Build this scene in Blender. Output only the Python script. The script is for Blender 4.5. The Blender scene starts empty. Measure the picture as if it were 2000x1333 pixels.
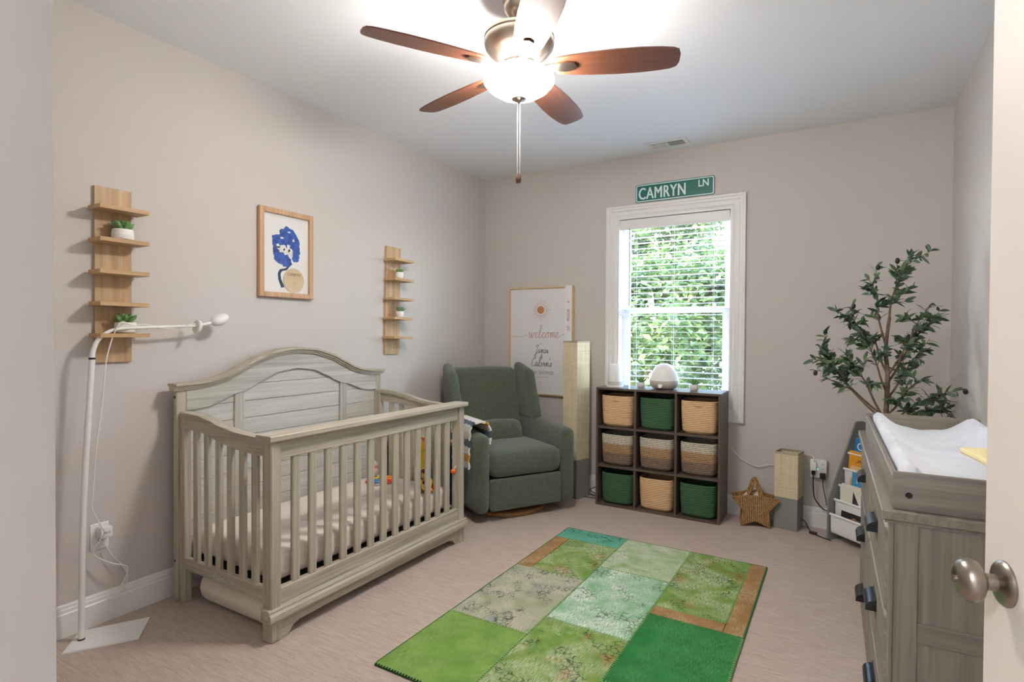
import bpy, bmesh, math, random
from mathutils import Matrix, Vector, Euler
R = math.radians
random.seed(7)
scn = bpy.context.scene
COL = scn.collection
# ------------------------------------------------------------------ camera
def cam_axes(yaw, pitch, roll):
    f = Vector((-math.sin(yaw)*math.cos(pitch), math.cos(yaw)*math.cos(pitch), math.sin(pitch)))
    r = Vector((math.cos(yaw), math.sin(yaw), 0)); u = r.cross(f)
    return r*math.cos(roll)+u*math.sin(roll), -r*math.sin(roll)+u*math.cos(roll), f
cr, cu, cf = cam_axes(R(30.668), R(-.7818), R(.3231))
cam = bpy.data.objects.new('camera', bpy.data.cameras.new('camera')); COL.objects.link(cam)
cam.matrix_world = Matrix(((cr.x, cu.x, -cf.x, 0), (cr.y, cu.y, -cf.y, 0), (cr.z, cu.z, -cf.z, 1.32), (0, 0, 0, 1)))
cam.data.sensor_width = 36; cam.data.lens = 1092.14/2000*36; cam.data.clip_start = .02
scn.camera = cam
# ------------------------------------------------------------------ world, sun, large lights, exposure
world = bpy.data.worlds.new('world'); scn.world = world; world.use_nodes = True
wn = world.node_tree; bg = wn.nodes['Background']
sky = wn.nodes.new('ShaderNodeTexSky'); sky.sky_type = 'NISHITA'; sky.sun_disc = False
sky.sun_elevation = R(48); sky.sun_rotation = R(200)
wn.links.new(sky.outputs[0], bg.inputs[0]); bg.inputs[1].default_value = 2.3
sun = bpy.data.objects.new('sun', bpy.data.lights.new('sun', 'SUN')); COL.objects.link(sun)
sun.data.energy = 3.4; sun.data.angle = R(1); sun.data.color = (1, .95, .86)
sun.rotation_euler = Vector((.35, 1, -1.05)).to_track_quat('-Z', 'Y').to_euler()
HALL_FILL = 38
FAN_GLOW = 50
scn.view_settings.view_transform = 'Standard'; scn.view_settings.look = 'None'
scn.view_settings.gamma = 1; scn.view_settings.use_curve_mapping = False
scn.view_settings.exposure = 1.48
XL, YB, XR, ZC = -2.88, 4.36, .57, 2.74

# ------------------------------------------------------------------ materials
def lin(c):
    if isinstance(c, str):
        c = [int(c[i:i+2], 16)/255 for i in (0, 2, 4)]
    return tuple((x/12.92 if x <= .04045 else ((x+.055)/1.055)**2.4) for x in c[:3]) + (1,)
MATS = {}
def mat(name, col, rough=.6, metal=0, bump=None, var=None, emit=0, spec=.5, sheen=0, trans=0, alpha=None):
    if name in MATS: return MATS[name]
    m = bpy.data.materials.new(name); m.use_nodes = True; MATS[name] = m
    nt = m.node_tree; b = nt.nodes['Principled BSDF']
    b.inputs['Base Color'].default_value = lin(col); b.inputs['Roughness'].default_value = rough
    b.inputs['Metallic'].default_value = metal; b.inputs['Specular IOR Level'].default_value = spec
    if sheen: b.inputs['Sheen Weight'].default_value = sheen
    if trans: b.inputs['Transmission Weight'].default_value = trans
    if emit:
        b.inputs['Emission Color'].default_value = lin(col); b.inputs['Emission Strength'].default_value = emit
    tc = nt.nodes.new('ShaderNodeTexCoord')
    if var:     # (scale, other colour, contrast)
        n = nt.nodes.new('ShaderNodeTexNoise'); n.inputs['Scale'].default_value = var[0]; n.inputs['Detail'].default_value = 4
        r = nt.nodes.new('ShaderNodeValToRGB'); k = var[2] if len(var) > 2 else .15
        r.color_ramp.elements[0].position = .5-k; r.color_ramp.elements[1].position = .5+k
        r.color_ramp.elements[0].color = lin(col); r.color_ramp.elements[1].color = lin(var[1])
        nt.links.new(tc.outputs['Object'], n.inputs['Vector']); nt.links.new(n.outputs['Fac'], r.inputs[0]); nt.links.new(r.outputs[0], b.inputs['Base Color'])
    if bump:    # (scale, strength)
        n = nt.nodes.new('ShaderNodeTexNoise'); n.inputs['Scale'].default_value = bump[0]; n.inputs['Detail'].default_value = 3
        bp = nt.nodes.new('ShaderNodeBump'); bp.inputs['Strength'].default_value = bump[1]; bp.inputs['Distance'].default_value = bump[2] if len(bump) > 2 else .005
        nt.links.new(tc.outputs['Object'], n.inputs['Vector']); nt.links.new(n.outputs['Fac'], bp.inputs['Height']); nt.links.new(bp.outputs[0], b.inputs['Normal'])
    return m
def wood(name, c1, c2, axis='Z', scale=1., rough=.55, k=.2, bump=.15):
    if name in MATS: return MATS[name]
    m = bpy.data.materials.new(name); m.use_nodes = True; MATS[name] = m
    nt = m.node_tree; b = nt.nodes['Principled BSDF']; b.inputs['Roughness'].default_value = rough
    tc = nt.nodes.new('ShaderNodeTexCoord'); mp = nt.nodes.new('ShaderNodeMapping')
    s = {'X': (2, 60, 60), 'Y': (60, 2, 60), 'Z': (60, 60, 2)}[axis]
    mp.inputs['Scale'].default_value = [v*scale for v in s]
    n = nt.nodes.new('ShaderNodeTexNoise'); n.inputs['Scale'].default_value = 1; n.inputs['Detail'].default_value = 5; n.inputs['Distortion'].default_value = .6
    r = nt.nodes.new('ShaderNodeValToRGB'); r.color_ramp.elements[0].position = .5-k; r.color_ramp.elements[1].position = .5+k
    r.color_ramp.elements[0].color = lin(c2); r.color_ramp.elements[1].color = lin(c1)
    bp = nt.nodes.new('ShaderNodeBump'); bp.inputs['Strength'].default_value = bump; bp.inputs['Distance'].default_value = .002
    for a, c in ((tc.outputs['Object'], mp.inputs[0]), (mp.outputs[0], n.inputs['Vector']), (n.outputs['Fac'], r.inputs[0]), (r.outputs[0], b.inputs['Base Color']), (n.outputs['Fac'], bp.inputs['Height']), (bp.outputs[0], b.inputs['Normal'])):
        nt.links.new(a, c)
    return m
def nodes_mat(name, rough=.8):
    m = bpy.data.materials.new(name); m.use_nodes = True; MATS[name] = m
    nt = m.node_tree; b = nt.nodes['Principled BSDF']; b.inputs['Roughness'].default_value = rough
    return m, nt, b
def ramp(nt, stops):
    r = nt.nodes.new('ShaderNodeValToRGB'); e = r.color_ramp.elements
    while len(e) < len(stops): e.new(.5)
    for el, (p, c) in zip(e, stops): el.position = p; el.color = lin(c)
    return r
def mapping(nt, scale, rot=(0, 0, 0), out='Object'):
    tc = nt.nodes.new('ShaderNodeTexCoord'); mp = nt.nodes.new('ShaderNodeMapping')
    mp.inputs['Scale'].default_value = scale; mp.inputs['Rotation'].default_value = rot
    nt.links.new(tc.outputs[out], mp.inputs[0]); return mp
def noise(nt, vec, scale, detail=4, dist=0):
    n = nt.nodes.new('ShaderNodeTexNoise'); n.inputs['Scale'].default_value = scale; n.inputs['Detail'].default_value = detail; n.inputs['Distortion'].default_value = dist
    nt.links.new(vec.outputs[0], n.inputs['Vector']); return n
def mixc(nt, fac, a, b):
    x = nt.nodes.new('ShaderNodeMix'); x.data_type = 'RGBA'
    for v, s in ((fac, x.inputs[0]), (a, x.inputs[6]), (b, x.inputs[7])):
        if hasattr(v, 'links'): nt.links.new(v, s)
        elif isinstance(v, (int, float)): s.default_value = v
        else: s.default_value = lin(v)
    return x.outputs[2]

# ------------------------------------------------------------------ mesh builder
class MB:
    def __init__(s): s.v = []; s.f = []; s.mi = []; s.cur = 0
    def add(s, vs, fs, M=None):
        o = len(s.v)
        s.v += [tuple(M @ Vector(p)) if M is not None else tuple(p) for p in vs]
        s.f += [tuple(i+o for i in f) for f in fs]; s.mi += [s.cur]*len(fs); return s
    def box(s, x0, x1, y0, y1, z0, z1, bev=0, M=None, seg=1):
        if bev:
            bm = bmesh.new(); bmesh.ops.create_cube(bm, size=1)
            for v in bm.verts: v.co = Vector(((x0+x1)/2+v.co.x*(x1-x0), (y0+y1)/2+v.co.y*(y1-y0), (z0+z1)/2+v.co.z*(z1-z0)))
            bmesh.ops.bevel(bm, geom=bm.edges[:], offset=bev, segments=seg, profile=.5, affect='EDGES')
            bm.verts.index_update(); s.add([v.co[:] for v in bm.verts], [[v.index for v in f.verts] for f in bm.faces], M); bm.free(); return s
        v = [(x, y, z) for x in (x0, x1) for y in (y0, y1) for z in (z0, z1)]
        return s.add(v, [(0, 1, 3, 2), (4, 6, 7, 5), (0, 4, 5, 1), (2, 3, 7, 6), (0, 2, 6, 4), (1, 5, 7, 3)], M)
    def prism(s, poly, a0, a1, axis='Z', M=None):
        n = len(poly)
        def P(p, a): return {'Z': (p[0], p[1], a), 'X': (a, p[0], p[1]), 'Y': (p[0], a, p[1])}[axis]
        v = [P(p, a0) for p in poly]+[P(p, a1) for p in poly]
        f = [tuple(range(n-1, -1, -1)), tuple(range(n, 2*n))]+[(i, (i+1) % n, n+(i+1) % n, n+i) for i in range(n)]
        return s.add(v, f, M)
    def strip(s, lo, hi, a0, a1, M=None):
        # solid between two curves lo/hi [(y,z)], extruded in x from a0 to a1
        n = len(lo); v = []
        for a in (a0, a1):
            v += [(a, p[0], p[1]) for p in lo]+[(a, p[0], p[1]) for p in hi]
        f = []
        for i in range(n-1):
            f += [(i, n+i, n+i+1, i+1), (2*n+i, 2*n+i+1, 3*n+i+1, 3*n+i), (i, i+1, 2*n+i+1, 2*n+i), (n+i, 3*n+i, 3*n+i+1, n+i+1)]
        f += [(0, 2*n, 3*n, n), (n-1, 2*n-1, 4*n-1, 3*n-1)]
        return s.add(v, f, M)
    def lathe(s, prof, c=(0, 0, 0), seg=32, M=None):
        v = []; f = []; n = len(prof)
        for k in range(seg):
            a = 2*math.pi*k/seg; ca, sa = math.cos(a), math.sin(a)
            v += [(c[0]+r*ca, c[1]+r*sa, c[2]+z) for r, z in prof]
        for k in range(seg):
            k2 = (k+1) % seg
            f += [(k*n+i, k2*n+i, k2*n+i+1, k*n+i+1) for i in range(n-1)]
        if prof[0][0] > 1e-6: f.append(tuple(k*n for k in range(seg))[::-1])
        if prof[-1][0] > 1e-6: f.append(tuple(k*n+n-1 for k in range(seg)))
        return s.add(v, f, M)
    def tube(s, pts, r, seg=8, closed=False, M=None, cap=True):
        pts = [Vector(p) for p in pts]; n = len(pts); rs = r if isinstance(r, (list, tuple)) else [r]*n
        v = []; f = []; up = None
        for i, p in enumerate(pts):
            t = (pts[(i+1) % n]-pts[i-1]) if closed else (pts[min(i+1, n-1)]-pts[max(i-1, 0)])
            t.normalize()
            if up is None:
                up = Vector((0, 0, 1)) if abs(t.z) < .9 else Vector((1, 0, 0))
            a = t.cross(up); a.normalize(); b = a.cross(t); up = b
            for k in range(seg):
                w = 2*math.pi*k/seg; v.append(p+(a*math.cos(w)+b*math.sin(w))*rs[i])
        m = n if closed else n-1
        for i in range(m):
            j = (i+1) % n
            f += [(i*seg+k, i*seg+(k+1) % seg, j*seg+(k+1) % seg, j*seg+k) for k in range(seg)]
        if cap and not closed: f += [tuple(range(seg))[::-1], tuple((n-1)*seg+k for k in range(seg))]
        return s.add(v, f, M)
    def rbox(s, c, size, r, n=6, deform=None, M=None):
        # rounded box on a grid, so it can be deformed
        h = [d/2 for d in size]; rr = min([r]+h)
        def axis(hh):
            k = [-hh+rr*(1-math.cos(math.pi/2*i/3)) for i in range(3)]
            inner = [-(hh-rr)+2*(hh-rr)*i/n for i in range(n+1)]
            return k+inner+[-x for x in k[::-1]]
        ax = [axis(hh) for hh in h]; idx = {}; v = []; f = []
        def vert(p):
            key = tuple(round(x, 5) for x in p)
            if key not in idx:
                q = [max(-(hh-rr), min(hh-rr, x)) for x, hh in zip(p, h)]; d = Vector(p)-Vector(q)
                if d.length > 1e-9: d = d.normalized()*rr
                w = Vector(q)+d
                if deform: w = Vector(deform(w.x, w.y, w.z))
                idx[key] = len(v); v.append((w.x+c[0], w.y+c[1], w.z+c[2]))
            return idx[key]
        for d in range(3):
            e, g = (d+1) % 3, (d+2) % 3
            for sg in (-1, 1):
                for i in range(len(ax[e])-1):
                    for j in range(len(ax[g])-1):
                        q = []
                        for a, b in ((i, j), (i+1, j), (i+1, j+1), (i, j+1)):
                            p = [0, 0, 0]; p[d] = sg*h[d]; p[e] = ax[e][a]; p[g] = ax[g][b]; q.append(vert(p))
                        f.append(tuple(q) if sg > 0 else tuple(q[::-1]))
        return s.add(v, f, M)
    def ball(s, c, r, seg=14, rings=9, M=None):
        rx, ry, rz = (r, r, r) if not isinstance(r, (tuple, list)) else r
        prof = [(math.sin(math.pi*i/rings), -math.cos(math.pi*i/rings)) for i in range(rings+1)]
        prof[0] = (0, -1); prof[-1] = (0, 1)
        v = []; f = []; n = rings+1
        for k in range(seg):
            a = 2*math.pi*k/seg; v += [(c[0]+rx*p*math.cos(a), c[1]+ry*p*math.sin(a), c[2]+rz*z) for p, z in prof]
        for k in range(seg):
            k2 = (k+1) % seg; f += [(k*n+i, k2*n+i, k2*n+i+1, k*n+i+1) for i in range(rings)]
        return s.add(v, f, M)
    def mesh(s, name, mats, smooth=35):
        me = bpy.data.meshes.new(name); me.from_pydata(s.v, [], s.f)
        for m in (mats if isinstance(mats, (list, tuple)) else [mats]): me.materials.append(m)
        me.polygons.foreach_set('material_index', s.mi)
        if smooth:
            me.polygons.foreach_set('use_smooth', [True]*len(me.polygons)); me.set_sharp_from_angle(angle=R(smooth))
        me.validate(); me.update(); return me
    def build(s, name, mats, parent=None, smooth=35, loc=None):
        return obj(name, s.mesh(name, mats, smooth), parent, loc)
def obj(name, me, parent=None, loc=None):
    o = bpy.data.objects.new(name, me); COL.objects.link(o)
    if parent is not None: o.parent = parent
    if loc is not None: o.location = loc
    return o
def tag(o, label, cat, group=None):
    o['label'] = label; o['category'] = cat
    if group: o['group'] = group
    return o
def thing(name, label, cat, loc=(0, 0, 0), rz=0, group=None):
    o = obj(name, None, None, loc); o.rotation_euler = (0, 0, rz); return tag(o, label, cat, group)
def structure(o): o['kind'] = 'structure'; return o
def copy_tree(o, parent=None):
    c = o.copy(); COL.objects.link(c); c.parent = parent
    for ch in o.children: copy_tree(ch, c)
    return c
def text_mesh(txt, size, ext=.0005, bold=0, sx=1, align='CENTER', space=1):
    cu_ = bpy.data.curves.new('t', 'FONT'); cu_.body = txt; cu_.size = size; cu_.extrude = ext; cu_.offset = bold; cu_.align_x = align; cu_.space_character = space
    cu_.resolution_u = 3
    o = bpy.data.objects.new('t', cu_); COL.objects.link(o)
    dg = bpy.context.evaluated_depsgraph_get(); me = bpy.data.meshes.new_from_object(o.evaluated_get(dg))
    bpy.data.objects.remove(o)
    for v in me.vertices: v.co.x *= sx
    return me
def lettering(txt, size, m, parent, loc, rot, **k):
    me = text_mesh(txt, size, **k); me.materials.clear(); me.materials.append(m)
    o = obj('lettering', me, parent, loc); o.rotation_euler = rot; return o
def smooth_pts(pts, n=6, closed=False):
    P = [Vector(p) for p in pts]; out = []; m = len(P)
    for i in range(m if closed else m-1):
        g = (lambda k: P[k % m]) if closed else (lambda k: P[max(0, min(m-1, k))])
        a, b, c, d = g(i-1), g(i), g(i+1), g(i+2)
        for k in range(n):
            t = k/n; out.append(.5*((2*b)+(c-a)*t+(2*a-5*b+4*c-d)*t*t+(3*b-a-3*c+d)*t**3))
    if not closed: out.append(P[-1])
    return out
def interp(tab, x):
    if x <= tab[0][0]: return tab[0][1]
    for (a, b), (c, d) in zip(tab, tab[1:]):
        if x <= c: t = (x-a)/(c-a); t = t*t*(3-2*t)*.4+t*.6; return b+(d-b)*t
    return tab[-1][1]
# cursive strokes, x-height 1
SCRIPT = {'e': ([(0, .3), (.35, .5), (.45, .85), (.2, 1), (.05, .6), (.15, .1), (.5, .05), (.75, .3)], .72),
 'l': ([(0, .2), (.35, 1.2), (.45, 2.1), (.25, 2.2), (.15, 1.2), (.2, .15), (.4, 0), (.7, .3)], .66),
 'o': ([(0, .4), (.3, .95), (.1, .6), (.2, .05), (.5, .1), (.6, .6), (.35, 1), (.9, .8)], .85),
 'c': ([(0, .3), (.5, .85), (.35, 1), (.08, .6), (.2, .05), (.5, .05), (.75, .3)], .72),
 'm': ([(0, .2), (.2, 1), (.25, 0), (.3, .7), (.5, 1), (.6, .1), (.65, .7), (.85, 1), (.95, .1), (1.2, .3)], 1.15),
 'n': ([(0, .2), (.2, 1), (.25, 0), (.35, .7), (.55, 1), (.65, .1), (.9, .3)], .88),
 'w': ([(0, .6), (.15, 1), (.2, .1), (.4, .05), (.55, .9), (.6, .1), (.8, .05), (1, .9), (1.3, .6)], 1.2),
 'a': ([(.5, .9), (.2, 1), (.02, .5), (.2, .02), (.5, .6), (.55, .95), (.55, .1), (.85, .3)], .82),
 'i': ([(0, .3), (.2, .95), (.22, .1), (.5, .3)], .5), 'v': ([(0, .6), (.15, 1), (.3, .05), (.6, .9), (.85, .7)], .8),
 'r': ([(0, .2), (.2, 1.05), (.45, .85), (.35, .1), (.7, .3)], .68), 's': ([(0, .2), (.3, 1), (.35, .5), (.25, .05), (0, .1), (.55, .3)], .6),
 'J': ([(.1, 1.7), (.6, 2.1), (.9, 2), (.6, 1), (.4, -.8), (.1, -.9), (.1, -.4), (1, .3)], 1.0), 'C': ([(1, 1.8), (.8, 2.1), (.3, 1.6), (.05, .7), (.3, .05), (.8, .2), (1.1, .4)], 1.05),
 '&': ([(.7, .1), (.2, 1.2), (.4, 1.6), (.5, 1.2), (.1, .5), (.3, .05), (.8, .7)], .9), "'": ([(.1, 2), (.05, 1.6)], .2)}
def script(mb, txt, x, z, h, r, place):
    w = sum(SCRIPT[c][1] for c in txt)*h; x -= w/2
    for c in txt:
        st, adv = SCRIPT[c]
        mb.tube([place(x+p.x*h, z+p.y*h) for p in smooth_pts([(a+b*.12, b, 0) for a, b in st], 4)], r, 4); x += adv*h

# ------------------------------------------------------------------ common materials
M_wall = mat('wall paint greige', 'cbc4be', .75, bump=(180, .04, .001))
M_white = mat('white trim paint', 'e9e7e3', .4)
M_ceil = mat('ceiling paint', 'f1f3f6', .85, bump=(160, .05, .001))
M_vinyl = mat('white vinyl', 'f0f1f3', .35)
M_plastic = mat('white plastic', 'ecebe8', .35)
M_black = mat('black metal', '1b1c1f', .35, .6)
M_blackp = mat('black plastic', '141416', .4)
M_nickel = mat('brushed nickel', 'b3a596', .28, 1)
M_gold = mat('brushed gold', 'e0c493', .35, .6)
M_cord = mat('white cord', 'e6e2dc', .5)
def carpet_mat():
    m, nt, b = nodes_mat('carpet', .95)
    mp = mapping(nt, (1, 1, 1)); n1 = noise(nt, mp, 260, 3)
    mp2 = mapping(nt, (5, 55, 1), (0, 0, R(-8))); n2 = noise(nt, mp2, 2.0, 5, .5)
    mp3 = mapping(nt, (1, 1, 1)); n3 = noise(nt, mp3, 1.1, 2)
    r1 = ramp(nt, [(.3, 'a38f80'), (.7, 'd2c1b3')]); r2 = ramp(nt, [(.35, 'a89484'), (.65, 'd3c3b6')])
    nt.links.new(n1.outputs['Fac'], r1.inputs[0]); nt.links.new(n2.outputs['Fac'], r2.inputs[0])
    c = mixc(nt, .42, r1.outputs[0], r2.outputs[0]); nt.links.new(c, b.inputs['Base Color'])
    bp = nt.nodes.new('ShaderNodeBump'); bp.inputs['Strength'].default_value = .7; bp.inputs['Distance'].default_value = .006
    nt.links.new(n1.outputs['Fac'], bp.inputs['Height']); nt.links.new(bp.outputs[0], b.inputs['Normal'])
    b.inputs['Sheen Weight'].default_value = .15
    return m
M_carpet = carpet_mat()

# ------------------------------------------------------------------ room shell
structure(MB().box(-3.1, 1.6, -2.2, 4.55, -.1, 0).build('floor', M_carpet))
structure(MB().box(-3.1, 1.6, -2.2, 4.55, ZC, ZC+.1).build('ceiling', M_ceil))
structure(MB().box(XL-.12, XL, .0, YB+.15, 0, ZC).build('wall_left', M_wall))
structure(MB().box(XR, XR+.12, .21, YB+.15, 0, ZC).build('wall_right', M_wall))
WX0, WX1, WZ0, WZ1 = -1.585, -.711, .77, 2.255
wb = MB(); wb.box(XL, WX0, YB, YB+.15, 0, ZC); wb.box(WX1, XR, YB, YB+.15, 0, ZC); wb.box(WX0, WX1, YB, YB+.15, 0, WZ0); wb.box(WX0, WX1, YB, YB+.15, WZ1, ZC)
structure(wb.build('wall_back', M_wall))
wf = MB(); wf.box(XL, -.575, .09, .212, 0, ZC, .006, seg=2)
structure(wf.build('wall_front', M_wall))
structure(MB().box(.46, XR+.12, .09, .21, 0, ZC).build('wall_front_right', M_wall))
wh = MB(); wh.box(-1.5, -1.4, -2.1, .09, 0, ZC); structure(wh.build('wall_hall_left', M_wall))
structure(MB().box(1.3, 1.4, -2.1, .09, 0, ZC).build('wall_hall_right', M_wall))
structure(MB().box(-1.5, 1.4, -2.2, -2.1, 0, ZC).build('wall_hall_back', M_wall))
def baseboard(name, p0, p1, nrm):
    # profile (offset from wall, z); p0->p1 along the wall
    prof = [(0, 0), (.015, 0), (.015, .098), (.011, .103), (.011, .116), (.008, .121), (.007, .130), (.003, .137), (0, .138)]
    a, b = Vector(p0), Vector(p1); n = Vector(nrm); v = []
    for q in (a, b): v += [(q.x+n.x*o, q.y+n.y*o, z) for o, z in prof]
    k = len(prof); f = [(i, i+1, k+i+1, k+i) for i in range(k-1)]+[tuple(range(k)), tuple(range(2*k-1, k-1, -1))]
    return structure(MB().add(v, f).build(name, M_white, smooth=20))
baseboard('baseboard_left', (XL, .22), (XL, YB), (1, 0))
baseboard('baseboard_back', (XL, YB), (XR, YB), (0, -1))
baseboard('baseboard_right', (XR, .22), (XR, YB), (-1, 0))

# ------------------------------------------------------------------ window
win = structure(obj('window_1', None, None, (0, 0, 0)))
def casing():
    mb = MB()   # picture-frame casing with stepped profile, mitred
    steps = [(0, .012), (.010, .014), (.020, .020), (.050, .017), (.058, .024), (.074, .024), (.080, .030), (.094, .030), (.094, 0)]
    cor = [(WX0, WZ0), (WX1, WZ0), (WX1, WZ1), (WX0, WZ1)]; dirs = [(-1, -1), (1, -1), (1, 1), (-1, 1)]
    v = []; k = len(steps)
    for (x, z), (dx, dz) in zip(cor, dirs):
        v += [(x+dx*o, YB-t, z+dz*o) for o, t in steps]
    f = []
    for c in range(4):
        d = (c+1) % 4; f += [(c*k+i, c*k+i+1, d*k+i+1, d*k+i) for i in range(k-1)]
    mb.add(v, f); return mb
casing().build('casing', M_white, win, smooth=20)
jm = MB(); jm.box(WX0, WX0+.012, YB-.012, YB+.1, WZ0, WZ1); jm.box(WX1-.012, WX1, YB-.012, YB+.1, WZ0, WZ1); jm.box(WX0+.012, WX1-.012, YB-.012, YB+.1, WZ1-.012, WZ1); jm.box(WX0+.012, WX1-.012, YB-.012, YB+.1, WZ0, WZ0+.012)
jm.build('jamb', M_white, win)
def sash(name, z0, z1, y, w):
    mb = MB(); x0, x1 = WX0+.03, WX1-.03
    mb.box(x0, x0+w, y, y+.03, z0, z1, .004); mb.box(x1-w, x1, y, y+.03, z0, z1, .004)
    mb.box(x0+w, x1-w, y, y+.03, z0, z0+w, .004); mb.box(x0+w, x1-w, y, y+.03, z1-w*.8, z1, .004)
    o = mb.build(name, M_vinyl, win)
    MB().box(x0+w, x1-w, y+.012, y+.016, z0+w, z1-w*.8).build('pane', M_glass, o, smooth=0)
M_glass, gt, gb = nodes_mat('window glass', 0)
tr = gt.nodes.new('ShaderNodeBsdfTransparent'); gl = gt.nodes.new('ShaderNodeBsdfGlossy'); gl.inputs['Roughness'].default_value = .02
mx = gt.nodes.new('ShaderNodeMixShader'); mx.inputs[0].default_value = .05
gt.links.new(tr.outputs[0], mx.inputs[1]); gt.links.new(gl.outputs[0], mx.inputs[2]); gt.links.new(mx.outputs[0], gt.nodes['Material Output'].inputs[0])
sash('upper_sash', 1.49, WZ1-.03, YB+.105, .035)
sash('lower_sash', WZ0+.03, 1.535, YB+.075, .045)
fr = MB(); fr.box(WX0+.012, WX0+.032, YB+.07, YB+.14, WZ0+.012, WZ1-.012); fr.box(WX1-.032, WX1-.012, YB+.07, YB+.14, WZ0+.012, WZ1-.012)
fr.box(WX0+.012, WX1-.012, YB+.07, YB+.14, WZ1-.032, WZ1-.012); fr.box(WX0+.012, WX1-.012, YB+.07, YB+.14, WZ0+.012, WZ0+.032)
fr.build('window_frame', M_vinyl, win)
# blind
bl = thing('window_blind', 'white faux-wood slat blind with slats open, hanging in the window', 'blind', ((WX0+WX1)/2, YB+.035, WZ1-.012))
hw = (WX1-WX0)/2-.016
MB().box(-hw, hw, -.045, -.035, -.085, -.005, .003).build('valance', M_white, bl)
MB().box(-hw+.01, hw-.01, -.028, .028, -.05, -.004).build('headrail', M_white, bl)
M_slat = mat('blind slat white', 'eeeeec', .45)
sl = MB().box(-hw, hw, -.025, .025, -.0014, .0014, .001).mesh('slat', M_slat)
zz = -.105; slat_z = []
while zz > -(WZ1-WZ0)+.075:
    o = obj('slat', sl, bl, (0, 0, zz)); o.rotation_euler = (R(-1), 0, 0); slat_z.append(zz); zz -= .0445
MB().box(-hw, hw, -.026, .026, zz-.004, zz+.012, .003).build('bottom_rail', M_slat, bl)
for x in (-.30, 0, .30):
    m_ = MB()
    for y in (-.026, .026): m_.tube([(x, y, -.05), (x, y, zz)], .0011, 5)
    m_.build('ladder_cord', M_cord, bl)
MB().tube([(-hw+.085, -.05, -.08), (-hw+.085, -.052, -.70)], .004, 8).build('tilt_wand', mat('clear grey wand', '6d6f70', .3), bl)
lc = MB(); lc.tube([(-hw+.03, -.048, -.08), (-hw+.03, -.05, -1.25)], .0012, 5); lc.tube([(-hw+.04, -.048, -.08), (-hw+.04, -.05, -1.25)], .0012, 5)
lc.build('lift_cord', M_cord, bl)

# ------------------------------------------------------------------ outside
M_leafout, nt, b_ = nodes_mat('sunlit leaves', .6)
mp = mapping(nt, (1, 1, 1)); n_ = noise(nt, mp, 2.3, 5); rp = ramp(nt, [(.3, '182b12'), (.48, '3d5325'), (.62, '5f6f39'), (.78, '7d8155')])
nt.links.new(n_.outputs['Fac'], rp.inputs[0]); nt.links.new(rp.outputs[0], b_.inputs['Base Color'])
tl = nt.nodes.new('ShaderNodeBsdfTranslucent'); nt.links.new(rp.outputs[0], tl.inputs[0])
mxs = nt.nodes.new('ShaderNodeMixShader'); mxs.inputs[0].default_value = .4
nt.links.new(b_.outputs[0], mxs.inputs[1]); nt.links.new(tl.outputs[0], mxs.inputs[2]); nt.links.new(mxs.outputs[0], nt.nodes['Material Output'].inputs[0])
M_bark = mat('bark', '8a7462', .9, bump=(30, .5), var=(14, 'b7a18c', .2))
structure(MB().box(-30, 22, 4.6, 45, -.75, -.65).build('ground_outside', mat('pale bounce ground', 'd8d6ce', .9, var=(6, 'b5b3a4', .2))))  # ground below the view, made pale to bounce daylight up to the ceiling
def tree_mesh(seed, n, rx, rz, leaf):
    rnd = random.Random(seed); mb = MB(); cl = []
    for i in range(26):
        a = rnd.uniform(0, 6.28); u = rnd.uniform(.15, 1)**.6; zc = rnd.uniform(-1, 1)
        cl.append((rx*u*math.cos(a)*math.sqrt(1-zc*zc*.8), rx*u*math.sin(a)*math.sqrt(1-zc*zc*.8), rz*zc, rnd.uniform(.3, .6)))
    for i in range(n):
        c = rnd.choice(cl); d = Vector((rnd.gauss(0, 1), rnd.gauss(0, 1), rnd.gauss(0, .8)))*c[3]*.55
        p = Vector(c[:3])+d; e = Euler((rnd.uniform(-.9, .9), rnd.uniform(-.9, .9), rnd.uniform(0, 6.28))).to_matrix().to_4x4()
        L = leaf*rnd.uniform(.7, 1.3); mb.add([(0, 0, 0), (L*.5, L*.28, .01), (L, 0, -.015), (L*.5, -L*.28, .01)], [(0, 1, 2), (0, 2, 3)], Matrix.Translation(p) @ e)
    return mb, cl
for i, (x, y, h, sc) in enumerate([(-2.45, 8.3, 1.7, 1.0), (1.5, 8.7, 1.9, 1.0), (-3.6, 12.4, 2.9, 1.45), (1.3, 13.4, 3.0, 1.45), (-5.2, 17.8, 4.3, 1.9), (1.9, 20.4, 4.3, 1.9), (-2.1, 25, 6.0, 2.6)]):
    t = thing('tree', ['small leafy tree closest outside the window', 'small leafy tree beside the closest one, towards the olive tree corner', 'mid-sized tree right behind the closest small tree', 'mid-sized tree in the second row, towards the olive tree corner', 'tall tree in the third row outside, towards the armchair corner', 'tall tree in the third row outside, towards the olive tree corner', 'tallest tree farthest outside the window'][i], 'tree', (x, y, -.65), random.uniform(0, 6), 'trees outside the window')
    mb, cl = tree_mesh(i % 3+1, 9500 if i < 4 else 8000, 1.35*sc, 1.35*sc if i > 1 else 1.2*sc, .13 if i < 2 else .17)
    fo = mb.build('foliage', M_leafout, t, smooth=0, loc=(0, 0, h)); fo['kind'] = 'stuff'
    tk = MB(); tk.tube(smooth_pts([(0, 0, 0), (.05, .03, h*.5), (-.03, 0, h), (.05, .05, h+.9*sc)], 4), [.09-.004*k for k in range(13)], 7); tk.build('trunk', M_bark, t)
    br = MB()
    for c in cl[:14]: br.tube([(0, 0, h*.55+c[2]*.2), (c[0]*.5, c[1]*.5, h+c[2]*.55), (c[0], c[1], h+c[2])], [.03, .02, .008], 5)
    br.build('branches', M_bark, t)

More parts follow.
